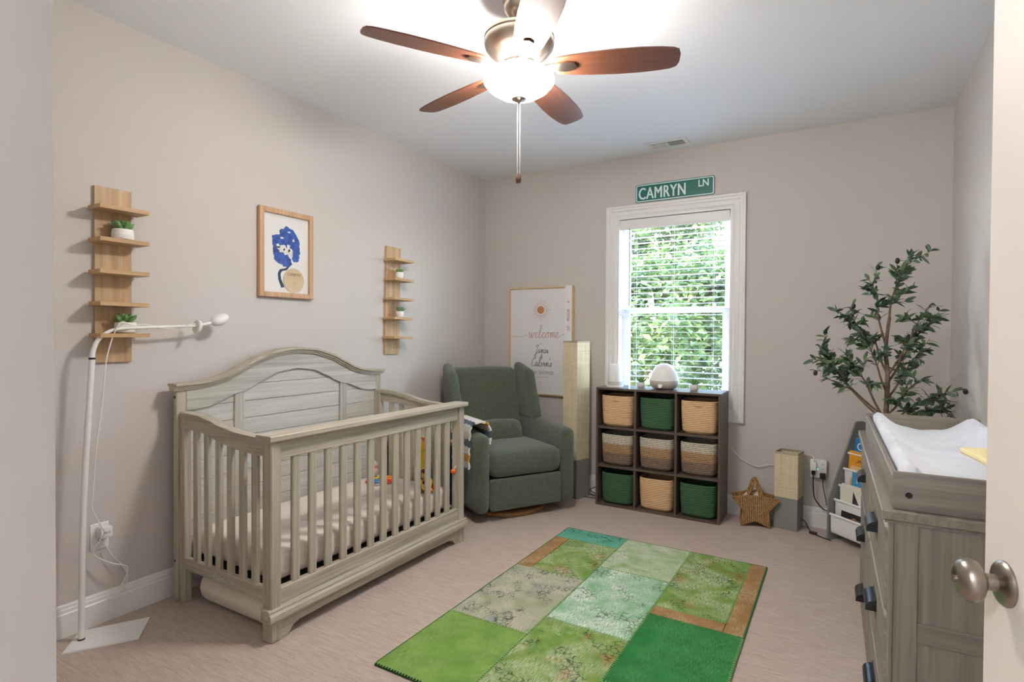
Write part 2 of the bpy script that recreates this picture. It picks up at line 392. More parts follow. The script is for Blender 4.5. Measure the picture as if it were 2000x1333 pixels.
for i, (x, y, lab) in enumerate([(-3.0, 10.9, 'low round shrub under the closest tree outside'), (-.4, 11.3, 'low round shrub outside towards the olive tree corner'), (-4.2, 15.4, 'low round shrub in the second row outside')]):
    t = thing('shrub', lab, 'shrub', (x, y, -.65), i*1.3, 'shrubs outside the window')
    mb, cl = tree_mesh(40+i, 2600, .7, .55, .12); fo = mb.build('foliage', M_leafout, t, smooth=0, loc=(0, 0, .8)); fo['kind'] = 'stuff'
    br = MB()
    for c in cl[:10]: br.tube([(c[0]*.1, c[1]*.1, 0), (c[0]*.6, c[1]*.6, .8+c[2]*.5), (c[0], c[1], .8+c[2])], [.02, .012, .005], 5)
    br.build('stems', M_bark, t)

# ------------------------------------------------------------------ open door at the right
dr = structure(obj('door_1', None, None, (.42, .277, 0))); dr.rotation_euler = (0, 0, R(13.9))
# local: door runs along +y from hinge, visible face at x=0 (faces -x)
MB().box(0, .035, 0, .915, .012, 2.03, .002).build('door_leaf', mat('door paint', 'd8cdc1', .45), dr)
kb = MB(); Mx = Matrix.Translation((0, .853, .945)) @ Euler((0, R(-90), 0)).to_matrix().to_4x4()
kb.lathe([(.034, 0), (.034, .003), (.031, .007), (.026, .009), (.020, .011), (.0125, .013), (.0125, .026), (.014, .028), (.014, .031)], seg=36, M=Mx)
kb.build('knob_rosette', mat('satin nickel', '9d9389', .3, 1), dr)
kk = MB(); kk.lathe([(.013, .029), (.019, .030), (.029, .036), (.0325, .044), (.031, .053), (.025, .060), (.014, .064), (.005, .0655), (0, .0655)], seg=36, M=Mx)
kk.build('knob', mat('satin nickel', '9d9389', .3, 1), dr)
MB().lathe([(.005, .0655), (.005, .068), (0, .068)], seg=12, M=Mx).build('lock_button', mat('satin nickel', '9d9389', .3, 1), dr)

# ------------------------------------------------------------------ added fill light: invented globe in the unseen hall behind the camera
hp = thing('hall_fill_globe', 'added glowing white globe in the unseen hall outside the doorway, for fill light', 'lamp', (-.85, -1.2, 0))
MB().lathe([(0, ZC), (.06, ZC), (.06, ZC-.015), (.012, ZC-.03), (.012, 2.49), (0, 2.49)][::-1], seg=24).build('fill_globe_mount', M_nickel, hp)
M_fill = mat('fill globe glow', 'eef5ff', .3, emit=HALL_FILL)
MB().ball((0, 0, 2.34), .15, 28, 16).build('fill_globe', M_fill, hp, 80)

# ------------------------------------------------------------------ crib
CW = dict(c1='c3bba9', c2='9d9482')
WY = wood('crib wood y', **CW, axis='Y'); WZ = wood('crib wood z', **CW, axis='Z'); WXm = wood('crib wood x', **CW, axis='X')
PL = wood('crib plank', 'd3d2ca', 'b4b2a8', axis='Y', k=.3)
crib = thing('crib', 'grey washed wooden crib with arched plank headboard and slatted sides', 'crib', (-2.435, 2.194, 0))
fx, bx_ = .375, -.375     # outer faces of posts (front / back)
HL = .695
for sy in (-1, 1):
    y0, y1 = sorted((sy*HL, sy*(HL-.05)))
    MB().box(fx-.062, fx, y0, y1, 0, .852, .004).build('front_post', WZ, crib)
    p = MB(); p.box(bx_, bx_+.034, y0, y1, 0, 1.035, .004); p.box(bx_+.034, bx_+.075, y0+(.012 if sy < 0 else 0), y1-(0 if sy < 0 else .012), 0, .93, .004)
    p.build('back_post', WZ, crib)
# front cap rail, apron, slats, bottom rail, ledge, skirt
cp = MB(); cp.prism([(fx-.075, .853), (fx+.006, .853), (fx+.010, .858), (fx+.018, .862), (fx+.018, .879), (fx+.014, .883), (fx-.079, .883), (fx-.083, .879), (fx-.083, .862)], -HL-.016, HL+.016, 'Y')
cp.build('front_cap_rail', WY, crib)
MB().box(fx-.045, fx-.015, -HL+.05, HL-.05, .774, .853, .002).build('front_apron', WY, crib)
slm = MB().box(-.011, .011, -.0195, .0195, .215, .778, .004).mesh('slat', WZ)
for i in range(13): obj('slat', slm, crib, (fx-.03, -HL+.05+(2*HL-.1)*(i+1)/14, 0))
MB().box(fx-.045, fx-.012, -HL+.05, HL-.05, .125, .217, .003).build('front_bottom_rail', WY, crib)
lg = MB(); lg.prism([(fx-.05, .095), (fx+.012, .095), (fx+.018, .1), (fx+.018, .122), (fx+.012, .128), (fx+.007, .130), (fx+.007, .139), (fx+.001, .146), (fx-.05, .146)], -HL-.016, HL+.016, 'Y')
lg.build('front_ledge', WY, crib)
sk = []
n = 40
lo = []; hi = []
for i in range(n+1):
    y = -HL+.05+(2*HL-.1)*i/n; e = min(i, n-i)/n*(2*HL-.1)
    lo.append((y, 0 if e < .045 else (.045*math.sqrt(max(0, 1-((.095-e)/.05)**2)) if e < .095 else .045+.004*min(1, (e-.095)/.2)))); hi.append((y, .096))
MB().strip(lo, hi, fx-.04, fx-.006).build('front_skirt', WY, crib)
# ends
endtop = [(bx_+.07, .925), (bx_+.20, .921), (bx_+.29, .905), (bx_+.38, .884), (bx_+.50, .868), (bx_+.62, .862), (fx-.055, .862)]
for sy in (-1, 1):
    yc = sy*(HL-.027)
    xs = [bx_+.07+(fx-.055-bx_-.07)*i/24 for i in range(25)]
    top = [(x, interp(endtop, x)) for x in xs]
    Msw = Matrix(((0, 1, 0, 0), (1, 0, 0, yc), (0, 0, 1, 0), (0, 0, 0, 1)))
    MB().strip([(x, z-.075) for x, z in top], [(x, z-.018) for x, z in top], -.014, .014, Msw).build('end_rail', WXm, crib)
    MB().strip([(x, z-.018) for x, z in top], [(x, z+.004) for x, z in top], -.024, .024, Msw).build('end_rail_cap', WXm, crib)
    MB().box(bx_+.07, fx-.055, yc-.014, yc+.014, .165, .22, .003).build('end_bottom_rail', WXm, crib)
    for k in range(6):
        x = bx_+.07+(fx-.055-bx_-.07)*(k+1)/7; zt = interp(endtop, x)-.072
        MB().box(x-.0185, x+.0185, yc-.011, yc+.011, .215, zt, .004).build('slat', WZ, crib)
# headboard
capc = [(0, 1.232), (.12, 1.224), (.25, 1.188), (.35, 1.142), (.43, 1.104), (.5, 1.083), (.6, 1.070), (.72, 1.066)]
incc = [(0, 1.108), (.12, 1.094), (.22, 1.055), (.30, 1.015), (.34, .998), (.40, .988), (.46, .965), (.52, .943), (.58, .934), (.7, .932)]
ys = [-.711+1.422*i/72 for i in range(73)]
cap = [(y, interp(capc, abs(y))) for y in ys]
hc = MB(); hc.strip([(y, z-.012) for y, z in cap], [(y, z) for y, z in cap], bx_-.016, bx_+.062)
hc.strip([(y, z-.024) for y, z in cap], [(y, z-.012) for y, z in cap], bx_-.006, bx_+.052)
hc.strip([(y, z-.034) for y, z in cap], [(y, z-.024) for y, z in cap], bx_-.002, bx_+.044)
hc.build('headboard_cap', WY, crib, smooth=30)
ys2 = [-.646+1.292*i/72 for i in range(73)]
MB().strip([(y, interp(incc, abs(y))) for y in ys2], [(y, interp(capc, abs(y))-.033) for y in ys2], bx_+.004, bx_+.034).build('headboard_header', wood('crib header', 'd0cfc5', '9a968a', axis='Y', scale=.8, k=.25), crib, smooth=30)
for s_ in (-1, 1):
    MB().box(bx_+.004, bx_+.030, s_*.362-.028, s_*.362+.028, .18, 1.0, .003).build('headboard_stile', wood('crib stile', 'cdcabf', 'a8a497', axis='Z'), crib)
MB().box(bx_+.002, bx_+.008, -.646, .646, .17, .95).build('headboard_back', WY, crib)
MB().strip([(y, .93) for y in ys2], [(y, interp(capc, abs(y))-.035) for y in ys2], bx_+.002, bx_+.007).build('headboard_back_arch', WY, crib)
for a, b in ((-.646, -.390), (-.334, .334), (.390, .646)):
    z = .205
    while z < 1.11:
        z1 = min(z+.0905, 1.105)
        zm = max(interp(incc, abs(a)), interp(incc, abs(b)), interp(incc, abs((a+b)/2)))
        if z < zm+.01: MB().box(bx_+.008, bx_+.019, a, b, z, min(z1, zm+.03), .0025).build('plank', PL, crib)
        z += .0925
for sy in (-1, 1): MB().lathe([(.007, 0), (.007, .001), (0, .001)], seg=10, M=Matrix.Translation((bx_+.017, sy*HL, 1.0)) @ Euler((R(90*(1 if sy < 0 else -1)), 0, 0)).to_matrix().to_4x4()).build('bolt', M_blackp, crib)
MB().lathe([(.006, 0), (.006, .001), (0, .001)], seg=10, M=Matrix.Translation((bx_+.017, -HL, .2)) @ Euler((R(90), 0, 0)).to_matrix().to_4x4()).build('bolt', M_blackp, crib)
MB().box(-.06, .095, -HL+.0125, -HL+.013, .176, .196).build('warning_label', mat('label white', 'dcdbd6', .5, var=(220, '8a8a88', .1)), crib)
MB().box(bx_+.08, fx-.06, -HL+.055, HL-.055, .195, .215).build('mattress_support', M_blackp, crib)
mt = thing('crib_mattress', 'crib mattress in a shiny pale pink fitted sheet inside the crib', 'mattress', (-2.435, 2.194, .217))
M_sheet = mat('satin sheet', 'eadbd2', .32, bump=(16, .35, .02), sheen=.3)
def sheetdef(x, y, z):
    w = .006*math.sin(y*55+2*math.sin(x*9))*(1 if abs(x) > .28 or abs(y) > .58 else .25); return (x+(w if abs(x) > .27 else 0), y+(.006*math.sin(x*60) if abs(y) > .58 else 0), z+w*.3)
MB().rbox((0, 0, .07), (.625, 1.25, .135), .035, 40, sheetdef).build('fitted_sheet', M_sheet, mt, smooth=60)
ro = tag(MB().rbox((0, 0, .075), (.60, .42, .15), .072, 8).build('rolled_foam_mat', mat('cream cotton', 'e6dccb', .8, bump=(60, .1)), None, 60, (-2.415, 1.755, 0)), 'cream padded roll pushed under the end of the crib', 'bolster')
# toys in the crib
toy = thing('ring_toy', 'ring toy of bright links with a small plush on the crib mattress', 'toy', (-2.56, 2.66, .355))
for k in range(6):
    a = k*1.05; c = ['e2452f', 'f0862d', '6aa53b', 'e8b93a', 'd9362e', '4a86b8'][k]
    MB().tube([(.06*math.cos(a)+.028*math.cos(w), .06*math.sin(a)+.028*math.sin(w), .012+.01*(k % 2)) for w in [i*6.283/14 for i in range(14)]], .008, 6, True).build('link', mat('toy '+c, c, .4), toy)
pl = MB(); pl.ball((-.05, .0, .06), (.025, .025, .035)); pl.ball((-.05, 0, .105), .022); pl.ball((-.06, .015, .125), .008); pl.ball((-.06, -.015, .125), .008); pl.build('plush', mat('plush blue', 'a9bfc9', .9, var=(20, 'e2a58c', .1)), toy)
toy2 = thing('plush_bird', 'tall yellow plush toy with blue lower half sitting in the crib', 'toy', (-2.26, 2.74, .354), R(200))
t_ = MB(); t_.ball((0, 0, .165), (.042, .042, .075)); t_.ball((0, 0, .25), .036); t_.build('body', mat('plush yellow', 'e9bf4a', .9, bump=(120, .3)), toy2)
MB().lathe([(0, 0), (.045, .004), (.05, .05), (.046, .10), (.043, .115), (0, .118)], seg=18).build('trousers', mat('plush blue dark', '2f5f7d', .9, bump=(120, .3)), toy2)
MB().ball((.034, 0, .245), (.016, .012, .008)).build('beak', mat('plush orange', 'e07a2c', .8), toy2)
be = MB(); be.ball((.028, .016, .262), .005); be.ball((.028, -.016, .262), .005); be.build('eye', M_blackp, toy2)
MB().tube([(0, 0, .28), (.01, 0, .3), (.025, 0, .305)], [.012, .01, .004], 7).build('tuft', mat('plush orange', 'e07a2c', .8), toy2)
toy3 = thing('plush_giraffe', 'small spotted plush animal beside the yellow plush in the crib', 'toy', (-2.175, 2.655, .354), R(-60))
g = MB(); g.ball((0, 0, .045), (.07, .042, .045)); g.tube([(.045, 0, .06), (.06, 0, .11), (.07, 0, .14)], [.025, .02, .018], 9); g.ball((.085, 0, .15), (.03, .019, .019))
g.build('body', mat('spotted plush', 'e8c25a', .9, var=(38, '5b3b24', .03)), toy3)
for sx, sy in ((.035, .03), (.035, -.03), (-.04, .03), (-.04, -.03)): MB().ball((sx, sy, .016), (.02, .016, .016)).build('foot', mat('plush orange', 'e07a2c', .8), toy3)
toy4 = tag(MB().ball((0, 0, 0), .016).build('orange_ball', mat('orange plastic', 'ee6a2a', .4), None, 60, (-2.10, 2.825, .45)), 'small orange ball hooked beside the crib front post', 'toy')
MB().tube([(0, 0, .012), (.01, .01, .03), (.02, .025, .03)], .002, 5).build('hook', M_cord, toy4)

# ------------------------------------------------------------------ side table behind the crib
tb = thing('side_table', 'small side table with brown wood top and black metal legs behind the crib', 'table', (-2.66, 3.13, 0))
MB().box(-.2, .2, -.165, .165, .495, .52, .003).build('table_top', wood('table brown', '8a6b55', '5f4637', axis='X'), tb)
MB().box(-.2, .2, -.165, .165, .16, .175, .003).build('lower_shelf', wood('table brown', '8a6b55', '5f4637', axis='X'), tb)
for sx in (-1, 1):
    for sy in (-1, 1): MB().box(sx*.19-.01, sx*.19+.01, sy*.155-.01, sy*.155+.01, 0, .495).build('leg', M_black, tb)
hl_ = thing('hatch_lamp', 'white cylinder light with a wooden base on the side table', 'lamp', (-2.62, 3.08, .52))
MB().lathe([(.05, 0), (.05, .035), (0, .035)], seg=28).build('base', wood('lamp oak', 'c99f72', 'a97e52', axis='X'), hl_)
MB().lathe([(.046, .035), (.046, .12), (.04, .128), (0, .128)], seg=28).build('shade', M_plastic, hl_)

# ------------------------------------------------------------------ armchair
n_ang = R(-31.48)
ch = thing('glider_armchair', 'dark green boucle wingback glider armchair on a round wooden base', 'armchair', (-1.92, 3.48, 0), n_ang)
# local: +x = front direction, origin at middle of the front edge; y to chair's left when facing front
M_b = mat('green boucle', '5c6650', .95, bump=(150, .9, .008), var=(70, '49523f', .2), sheen=.4)
MB().lathe([(.30, 0), (.31, .006), (.31, .028), (.30, .034), (.27, .034), (.27, .01), (0, .01)], (-.37, 0, 0), 56).build('wooden_base', wood('base oak', 'b98f5f', '98703f', axis='X'), ch)
MB().lathe([(.1, .012), (.1, .09), (0, .09)], (-.37, 0, 0), 24).build('swivel_post', M_black, ch)
IW = .295
MB().rbox((-.375, 0, .17), (.70, .56, .19), .03, 4).build('seat_frame', M_b, ch, 60)
MB().rbox((-.03, 0, .19), (.05, 2*IW-.012, .225), .022, 6).build('footrest_panel', M_b, ch, 60)
MB().rbox((-.32, 0, .395), (.66, 2*IW-.01, .185), .07, 8, lambda x, y, z: (x, y, z+.012*math.cos(y*4.5)*(1 if z > 0 else .2)-(.02*max(0, -x)))).build('seat_cushion', M_b, ch, 60)
for s_ in (-1, 1):
    def armdef(x, y, z, s_=s_):
        if z > .1: z += .05*max(0, min(1, (-x-.0)/.4)) - .02*max(0, x/.35)
        return (x, y, z)
    MB().rbox((-.385, s_*(IW+.055), .355), (.78, .11, .57), .05, 6, armdef).build('arm', M_b, ch, 60)
tilt = lambda z: -.22*(z-.40)
def backdef(x, y, z): return (x-.24*(z+.29), y, z+.01*math.cos(y*5))
MB().rbox((-.65, 0, .72), (.16, 2*IW-.03, .63), .05, 7, backdef).build('backrest', M_b, ch, 60)
for s_ in (-1, 1):
    def wingdef(x, y, z, s_=s_):
        t = (z+.215)/.43     # 0 bottom 1 top
        x2 = x*(1.05-.50*t)-.20*(z+.2)-.01; return (x2, y+s_*.012*(x/.15)+s_*.01*(t-.5), z+(.0 if z < 0 else .03*(-x/.15)))
    MB().rbox((-.59, s_*(IW+.035), .835), (.34, .085, .43), .04, 7, wingdef).build('wing', M_b, ch, 60)
MB().rbox((-.50, .0, .55), (.13, .42, .18), .06, 7, lambda x, y, z: (x-.25*z, y, z-.015*abs(y)*4)).build('lumbar_pillow', M_b, ch, 60)
# blanket over the arm nearer the crib (local y = -)
bk = thing('crochet_blanket', 'crochet blanket in white, teal and mustard waves over the armchair arm', 'blanket', (-1.92, 3.48, 0), n_ang)
cols = ['e9e6df', '3f5561', 'e9e6df', 'd29a3a', 'e3ded3', 'e9e6df', '3f5561', 'd9d6cc', 'cfcabb', '3f5561', 'e6e2d8', 'd29a3a', 'e9e6df', '3f5561']
bm_ = [mat('yarn '+c, c, .95, bump=(180, .8, .006), sheen=.3) for c in sorted(set(cols))]; bidx = {c: i for i, c in enumerate(sorted(set(cols)))}
def blanket():
    mb = MB(); path = []      # (y,z) path over the arm, from inside to outside
    ya, yb = -(IW-.012), -(IW+.122)
    path = [(ya, .53), (ya, .58), (ya, .635), (ya-.012, .675), (-(IW+.03), .690), (-(IW+.08), .690), (yb+.012, .678), (yb, .64), (yb-.004, .58), (yb-.006, .52), (yb-.008, .46), (yb-.008, .40), (yb-.008, .36)]
    pth = smooth_pts([(a, b, 0) for a, b in path], 6); nx = 36; rows = len(pth)
    x0, x1 = -.40, -.06
    vv = []
    for th in (0, .012):
        for j, p in enumerate(pth):
            for i in range(nx+1):
                x = x0+(x1-x0)*i/nx-.0*j; wv = .009*abs(((i/nx*6) % 1)*2-1)
                jj = min(rows-1, max(0, j)); q = pth[jj]; t = pth[min(jj+1, rows-1)]-pth[max(jj-1, 0)]; t.normalize(); nrm = Vector((-t.y, t.x))
                if nrm.y < 0 and jj < rows*.6 and jj > rows*.35: nrm = -nrm
                out = Vector((-(IW+.055), .5)); dirv = Vector((q.x, q.y))-out
                if dirv.dot(nrm) < 0: nrm = -nrm
                o = nrm*(.004+th+.004*math.sin(i*1.7)*math.sin(j*.9)); sh = t*wv
                vv.append((x, q.x+o.x+sh.x, q.y+o.y+sh.y+(.006*math.sin(i*.6) if j in (0, rows-1) else 0)))
    n1 = rows*(nx+1)
    for j in range(rows-1):
        c = cols[int(j/(rows-1)*len(cols)) % len(cols)]; mb.cur = bidx[c]
        fs = []
        for i in range(nx):
            a = j*(nx+1)+i; fs += [(n1+a, n1+a+1, n1+a+nx+2, n1+a+nx+1), (a, a+nx+1, a+nx+2, a+1)]
        mb.f += fs; mb.mi += [mb.cur]*len(fs)
        for i in (0, nx):
            a = j*(nx+1)+i; mb.f.append((a, a+nx+1, n1+a+nx+1, n1+a)); mb.mi.append(mb.cur)
    for j in (0, rows-1):
        for i in range(nx): a = j*(nx+1)+i; mb.f.append((a, a+1, n1+a+1, n1+a)); mb.mi.append(mb.cur)
    mb.v = vv; return mb
blanket().build('knit', bm_, bk, 50)

# ------------------------------------------------------------------ camera floor stand
st = thing('camera_floor_stand', 'white floor stand with a baby camera on its long arm beside the crib', 'stand', (-2.775, 1.10, 0))
bp_ = MB(); bp_.prism([(.055, -.09), (.195, .133), (.045, .253), (-.083, .03)], 0, .006, 'Z'); bp_.build('base_plate', M_plastic, st)
lean = [(0, 0, .006), (.0, .012, .6), (.0, .045, 1.20)]
MB().tube(smooth_pts(lean, 6), .012, 14).build('pole', M_plastic, st)
MB().lathe([(.0135, 0), (.0135, .006), (0, .006)], (0, 0, .006), 16).build('foot_ring', M_blackp, st)
MB().lathe([(.0127, 0), (.0127, .008), (0, .008)], (0, .045, 1.198), 16).build('joint_ring', M_blackp, st)
arm = smooth_pts([(0, .045, 1.205), (0, .05, 1.24), (0, .07, 1.285), (0, .11, 1.318), (0, .16, 1.332), (0, .30, 1.340), (0, .49, 1.348)], 5)
MB().tube(arm, [.011-.004*min(1, i/20) for i in range(len(arm))], 12).build('arm', M_plastic, st)
hd = MB(); Mh = Matrix.Translation((0, .50, 1.345)) @ Euler((R(80), 0, 0)).to_matrix().to_4x4()
hd.lathe([(0, -.008), (.030, -.008), (.034, -.004), (.034, .004), (.030, .008), (0, .008)], seg=28, M=Mh); hd.build('mount_disc', M_plastic, st)
MB().tube([(0, .505, 1.35), (0, .54, 1.358), (0, .58, 1.368)], .007, 10).build('neck', M_plastic, st)
hh = MB(); hh.ball((0, 0, 0), (.034, .05, .03), 20, 12, Matrix.Translation((0, .615, 1.382)) @ Euler((R(22), 0, 0)).to_matrix().to_4x4()); hh.build('camera_head', M_plastic, st)
cb = smooth_pts([(0, .49, 1.36), (.006, .45, 1.353), (-.006, .40, 1.336), (.008, .33, 1.335), (-.004, .26, 1.352), (.012, .2, 1.345), (.02, .15, 1.36), (.014, .12, 1.30), (.016, .09, 1.18), (.015, .075, 1.0), (.017, .05, .8), (.016, .04, .62), (.018, .035, .56), (.02, .07, .47), (-.03, .10, .42), (-.06, .07, .34), (-.04, .13, .28), (-.02, .19, .24), (-.03, .15, .14), (-.04, .12, .12), (-.05, .16, .11), (-.055, .2, .16), (-.06, .2, .22), (-.07, .15, .3), (-.085, .125, .36)], 6)
MB().tube(cb, .0028, 6).build('cable', M_cord, st)

# ------------------------------------------------------------------ outlets
def outlet(name, label, loc, rz):
    t = thing(name, label, 'outlet', loc, rz)   # local: plate in XZ, faces -y
    MB().box(-.037, .037, -.006, 0, -.06, .06, .003).build('cover_plate', M_plastic, t)
    for s_ in (-1, 1):
        q = MB(); q.lathe([(.017, 0), (.017, .002), (0, .002)], (0, 0, 0), 20, Matrix.Translation((0, -.006, s_*.02)) @ Euler((R(90), 0, 0)).to_matrix().to_4x4()); q.build('socket', M_plastic, t)
        q = MB(); q.box(-.008, -.006, -.0086, -.008, s_*.02-.001, s_*.02+.008); q.box(.006, .008, -.0086, -.008, s_*.02-.001, s_*.02+.008); q.build('slot', M_blackp, t)
    return t
outlet('wall_outlet', 'white wall outlet on the left wall between the camera stand and the crib', (XL, 1.213, .395), R(90))
pa = thing('plug_adapter', 'small white cube plug adapter in the outlet near the camera stand', 'adapter', (XL+.008, 1.222, .418), R(90))
MB().box(-.024, .024, -.045, 0, -.024, .024, .006, seg=2).build('adapter_body', M_plastic, pa)
lettering('nanit', .014, mat('grey print', '9a9894', .6), pa, (0, -.0455, -.004), (R(90), 0, 0))
outlet('wall_outlet', 'white wall outlet under the plug extender beside the short grey lamp', (-.136, YB, .41), 0)
ex = thing('plug_extender', 'white multi-plug extender with two black plugs and a white charger on the back wall', 'adapter', (-.136, YB-.007, .41))
MB().box(-.05, .05, -.032, 0, -.062, .062, .008, seg=2).build('extender_body', M_plastic, ex)
for x, z in ((-.022, .03), (.022, .03), (.022, 0)):
    q = MB(); q.box(x-.006, x-.004, -.0328, -.032, z, z+.007); q.box(x+.004, x+.006, -.0328, -.032, z, z+.007); q.build('slot', M_blackp, ex)
MB().ball((-.005, -.032, .0), .003, 8, 5).build('indicator', mat('green led', '58d0a0', .4, emit=1.5), ex)
MB().box(-.05, -.012, -.068, -.032, -.008, .05, .005, seg=2).build('white_charger', M_plastic, ex)
MB().box(-.042, -.02, -.055, -.032, -.04, -.014, .004).build('black_plug', M_blackp, ex)
MB().box(.008, .044, -.06, -.032, -.06, -.022, .005, seg=2).build('black_adapter', M_blackp, ex)
MB().tube(smooth_pts([(-.031, -.045, -.04), (-.03, -.043, -.12), (-.02, -.04, -.2), (.02, -.03, -.26), (.07, -.03, -.285)], 6), .0035, 7).build('black_cord', M_blackp, ex)
MB().tube(smooth_pts([(.028, -.045, -.06), (.026, -.04, -.10), (.035, -.035, -.15), (.045, -.03, -.2), (.05, -.03, -.24)], 6), .0025, 7).build('thin_cord', M_blackp, ex)
MB().tube(smooth_pts([(-.03, -.05, .05), (-.03, -.04, .075), (-.05, -.02, .085), (-.09, -.012, .082), (-.13, -.012, .08)], 6), .003, 7).build('white_cord', M_cord, ex)
MB().tube(smooth_pts([(-.26, -.012, -.01), (-.32, -.012, -.015), (-.38, -.012, -.035), (-.44, -.012, -.02), (-.5, -.012, .01), (-.54, -.012, .055), (-.565, -.012, .08)], 6), .003, 7).build('white_cord', M_cord, ex)

# ------------------------------------------------------------------ wall shelves and succulents
OK = dict(c1='cfb08a', c2='ab8a63')
OZ = wood('oak z', **OK, axis='Z', scale=.5); OY = wood('oak y', 'cba97f', 'b08d62', axis='Y', scale=.5)
def wall_shelf(label, loc, lean):
    t = thing('wall_shelf', label, 'shelf', loc, 0, 'oak ladder wall shelves'); t.rotation_euler = (R(lean), 0, 0)
    MB().box(0, .015, -.075, .075, -.395, .395, .001).build('back_board', OZ, t)
    for z in (.29, .148, .008, -.133, -.272):
        MB().box(.015, .125, -.1, .1, z-.009, z+.009, .001).build('shelf_board', OY, t)
    return t
wall_shelf('oak wall shelf on the wall behind the camera stand', (XL+.001, 1.268, 1.573), 0)
wall_shelf('oak wall shelf between the framed print and the armchair', (XL+.001, 3.105, 1.557), -1.1)
M_pot = mat('white ceramic', 'f1efec', .3); M_suc = mat('succulent green', '4f7f45', .6, var=(60, '86a96a', .2))
def succulent(label, loc, r=.035, h=.045, spiky=False, cup=False, grp=None):
    t = thing('succulent', label, 'plant', loc, random.uniform(0, 6), grp)
    if cup: prof = [(.6*r, 0), (.85*r, h*.2), (r, h*.6), (r*.95, h), (r*.88, h), (r*.8, h*.9), (0, h*.9)]
    else: prof = [(.7*r, 0), (.95*r, h*.12), (r*1.02, h*.3), (r*.99, h*.36), (r*1.02, h*.42), (r, h*.7), (r*.97, h*.74), (r*.99, h*.8), (r*.93, h), (r*.85, h), (r*.8, h*.88), (0, h*.88)]
    MB().lathe(prof, seg=28).build('pot', M_pot, t)
    f = MB(); n = 16 if spiky else 14
    for k in range(n):
        a = k*2.4; el = R(25+55*(k/n)); L = r*(1.6 if spiky else 1.25)*(1.1-.35*k/n)
        d = Vector((math.cos(a)*math.cos(el), math.sin(a)*math.cos(el), math.sin(el))); b = Vector((0, 0, h*.86))
        f.tube([b, b+d*L*.4, b+d*L*.8+Vector((0, 0, L*.1)), b+d*L+Vector((0, 0, L*.18))], [r*.12, r*(.16 if spiky else .26), r*(.10 if spiky else .22), .0006], 6)
    f.build('rosette', M_suc, t)
succulent('succulent in ribbed white pot on second board of camera stand shelf', (XL+.062, 1.285, 1.573+.157), .043, .05)
succulent('succulent in ribbed white pot on lowest board of camera stand shelf', (XL+.062, 1.295, 1.573-.263), .043, .05)
succulent('leafy succulent in small white cup, second board of armchair-side wall shelf', (XL+.065, 3.12, 1.714), .029, .05, False, True)
succulent('spiky succulent in small white cup, fourth board of armchair-side wall shelf', (XL+.065, 3.125, 1.433), .029, .045, True, True)

# ------------------------------------------------------------------ framed print on the left wall
fp = thing('framed_print', 'oak framed blue watercolour tree print with a round wooden plaque on the left wall', 'picture', (XL, 2.188, 1.783))
FW, FH = .187, .259
for nm, y0, y1, z0, z1 in (('frame_side', -FW, -FW+.03, -FH, FH), ('frame_side', FW-.03, FW, -FH, FH), ('frame_side', -FW+.03, FW-.03, FH-.03, FH), ('frame_side', -FW+.03, FW-.03, -FH, -FH+.03)):
    MB().box(.002, .030, y0, y1, z0, z1, .003).build(nm, wood('frame oak', 'd0ad8a', 'b8926e', axis='Z' if z1-z0 > .4 else 'Y', scale=.7), fp)
MB().box(.003, .012, -FW+.028, FW-.028, -FH+.028, FH-.028).build('paper', mat('art paper', 'f0eeea', .5), fp)
M_blue = mat('blue watercolour', '2f66c4', .6, var=(45, '1f3f93', .12)); M_navy = mat('navy ink', '2a4668', .6, var=(40, '1d3050', .1))
def blob(mb, cx, cy, rx, ry, seed, x=.0125, n=40, jag=.16):
    rnd = random.Random(seed); ph = [(rnd.uniform(0, 6.28), rnd.choice((2, 3, 4, 5, 7, 9)), rnd.uniform(.2, 1)) for _ in range(5)]
    pts = []
    for i in range(n):
        a = i/n*6.283; k = 1+jag*sum(w*math.sin(f*a+p) for p, f, w in ph)/2; pts.append((cx+rx*k*math.cos(a), cy+ry*k*math.sin(a)))
    mb.prism(pts, x-.0003, x, 'X')
ar = MB()
for i, b in enumerate([(.005, .125, .05, .04), (.045, .085, .045, .055), (.06, .03, .035, .05), (-.055, .075, .045, .038), (-.07, .02, .022, .04), (-.03, -.025, .055, .035), (.0, -.045, .04, .03), (.065, -.01, .028, .03), (.02, .07, .04, .03)]):
    blob(ar, *b, i+3, .0124+.00005*i)
ar.build('blue_crown', M_blue, fp, smooth=0)
wh_ = MB()
for i, b in enumerate([(-.035, .035, .028, .014), (.0, .02, .022, .02), (.03, .02, .016, .02), (-.03, .095, .012, .006), (.02, .135, .008, .006), (.05, .09, .007, .009), (.015, .05, .01, .012), (-.055, .045, .012, .012), (.03, -.005, .016, .01)]): blob(wh_, *b, i+30, .0132, 24, .3)
wh_.build('paper_gaps', mat('art paper', 'f0eeea', .5), fp, smooth=0)
tk = MB(); tk.strip([(-.035, -.20), (-.055, -.15), (-.058, -.115), (-.045, -.092), (-.005, -.082), (.012, -.065)], [(-.012, -.195), (-.035, -.15), (-.04, -.12), (-.03, -.102), (.005, -.092), (.03, -.06)], .0124, .0129)
tk.build('painted_trunk', M_navy, fp, smooth=0)
dsk = MB(); dsk.lathe([(.073, 0), (.073, .004), (0, .004)], seg=48, M=Matrix.Translation((.0126, .052, -.152)) @ Euler((0, R(90), 0)).to_matrix().to_4x4()); dk = dsk.build('wooden_plaque', wood('plaque', 'e3cfae', 'd2b98f', axis='Y', scale=.4), fp)
M_burn = mat('burnt print', '9c8468', .7)
lettering('CAMRYN', .026, M_burn, dk, (.017, .052, -.125), (R(90), 0, R(90)), sx=.9)
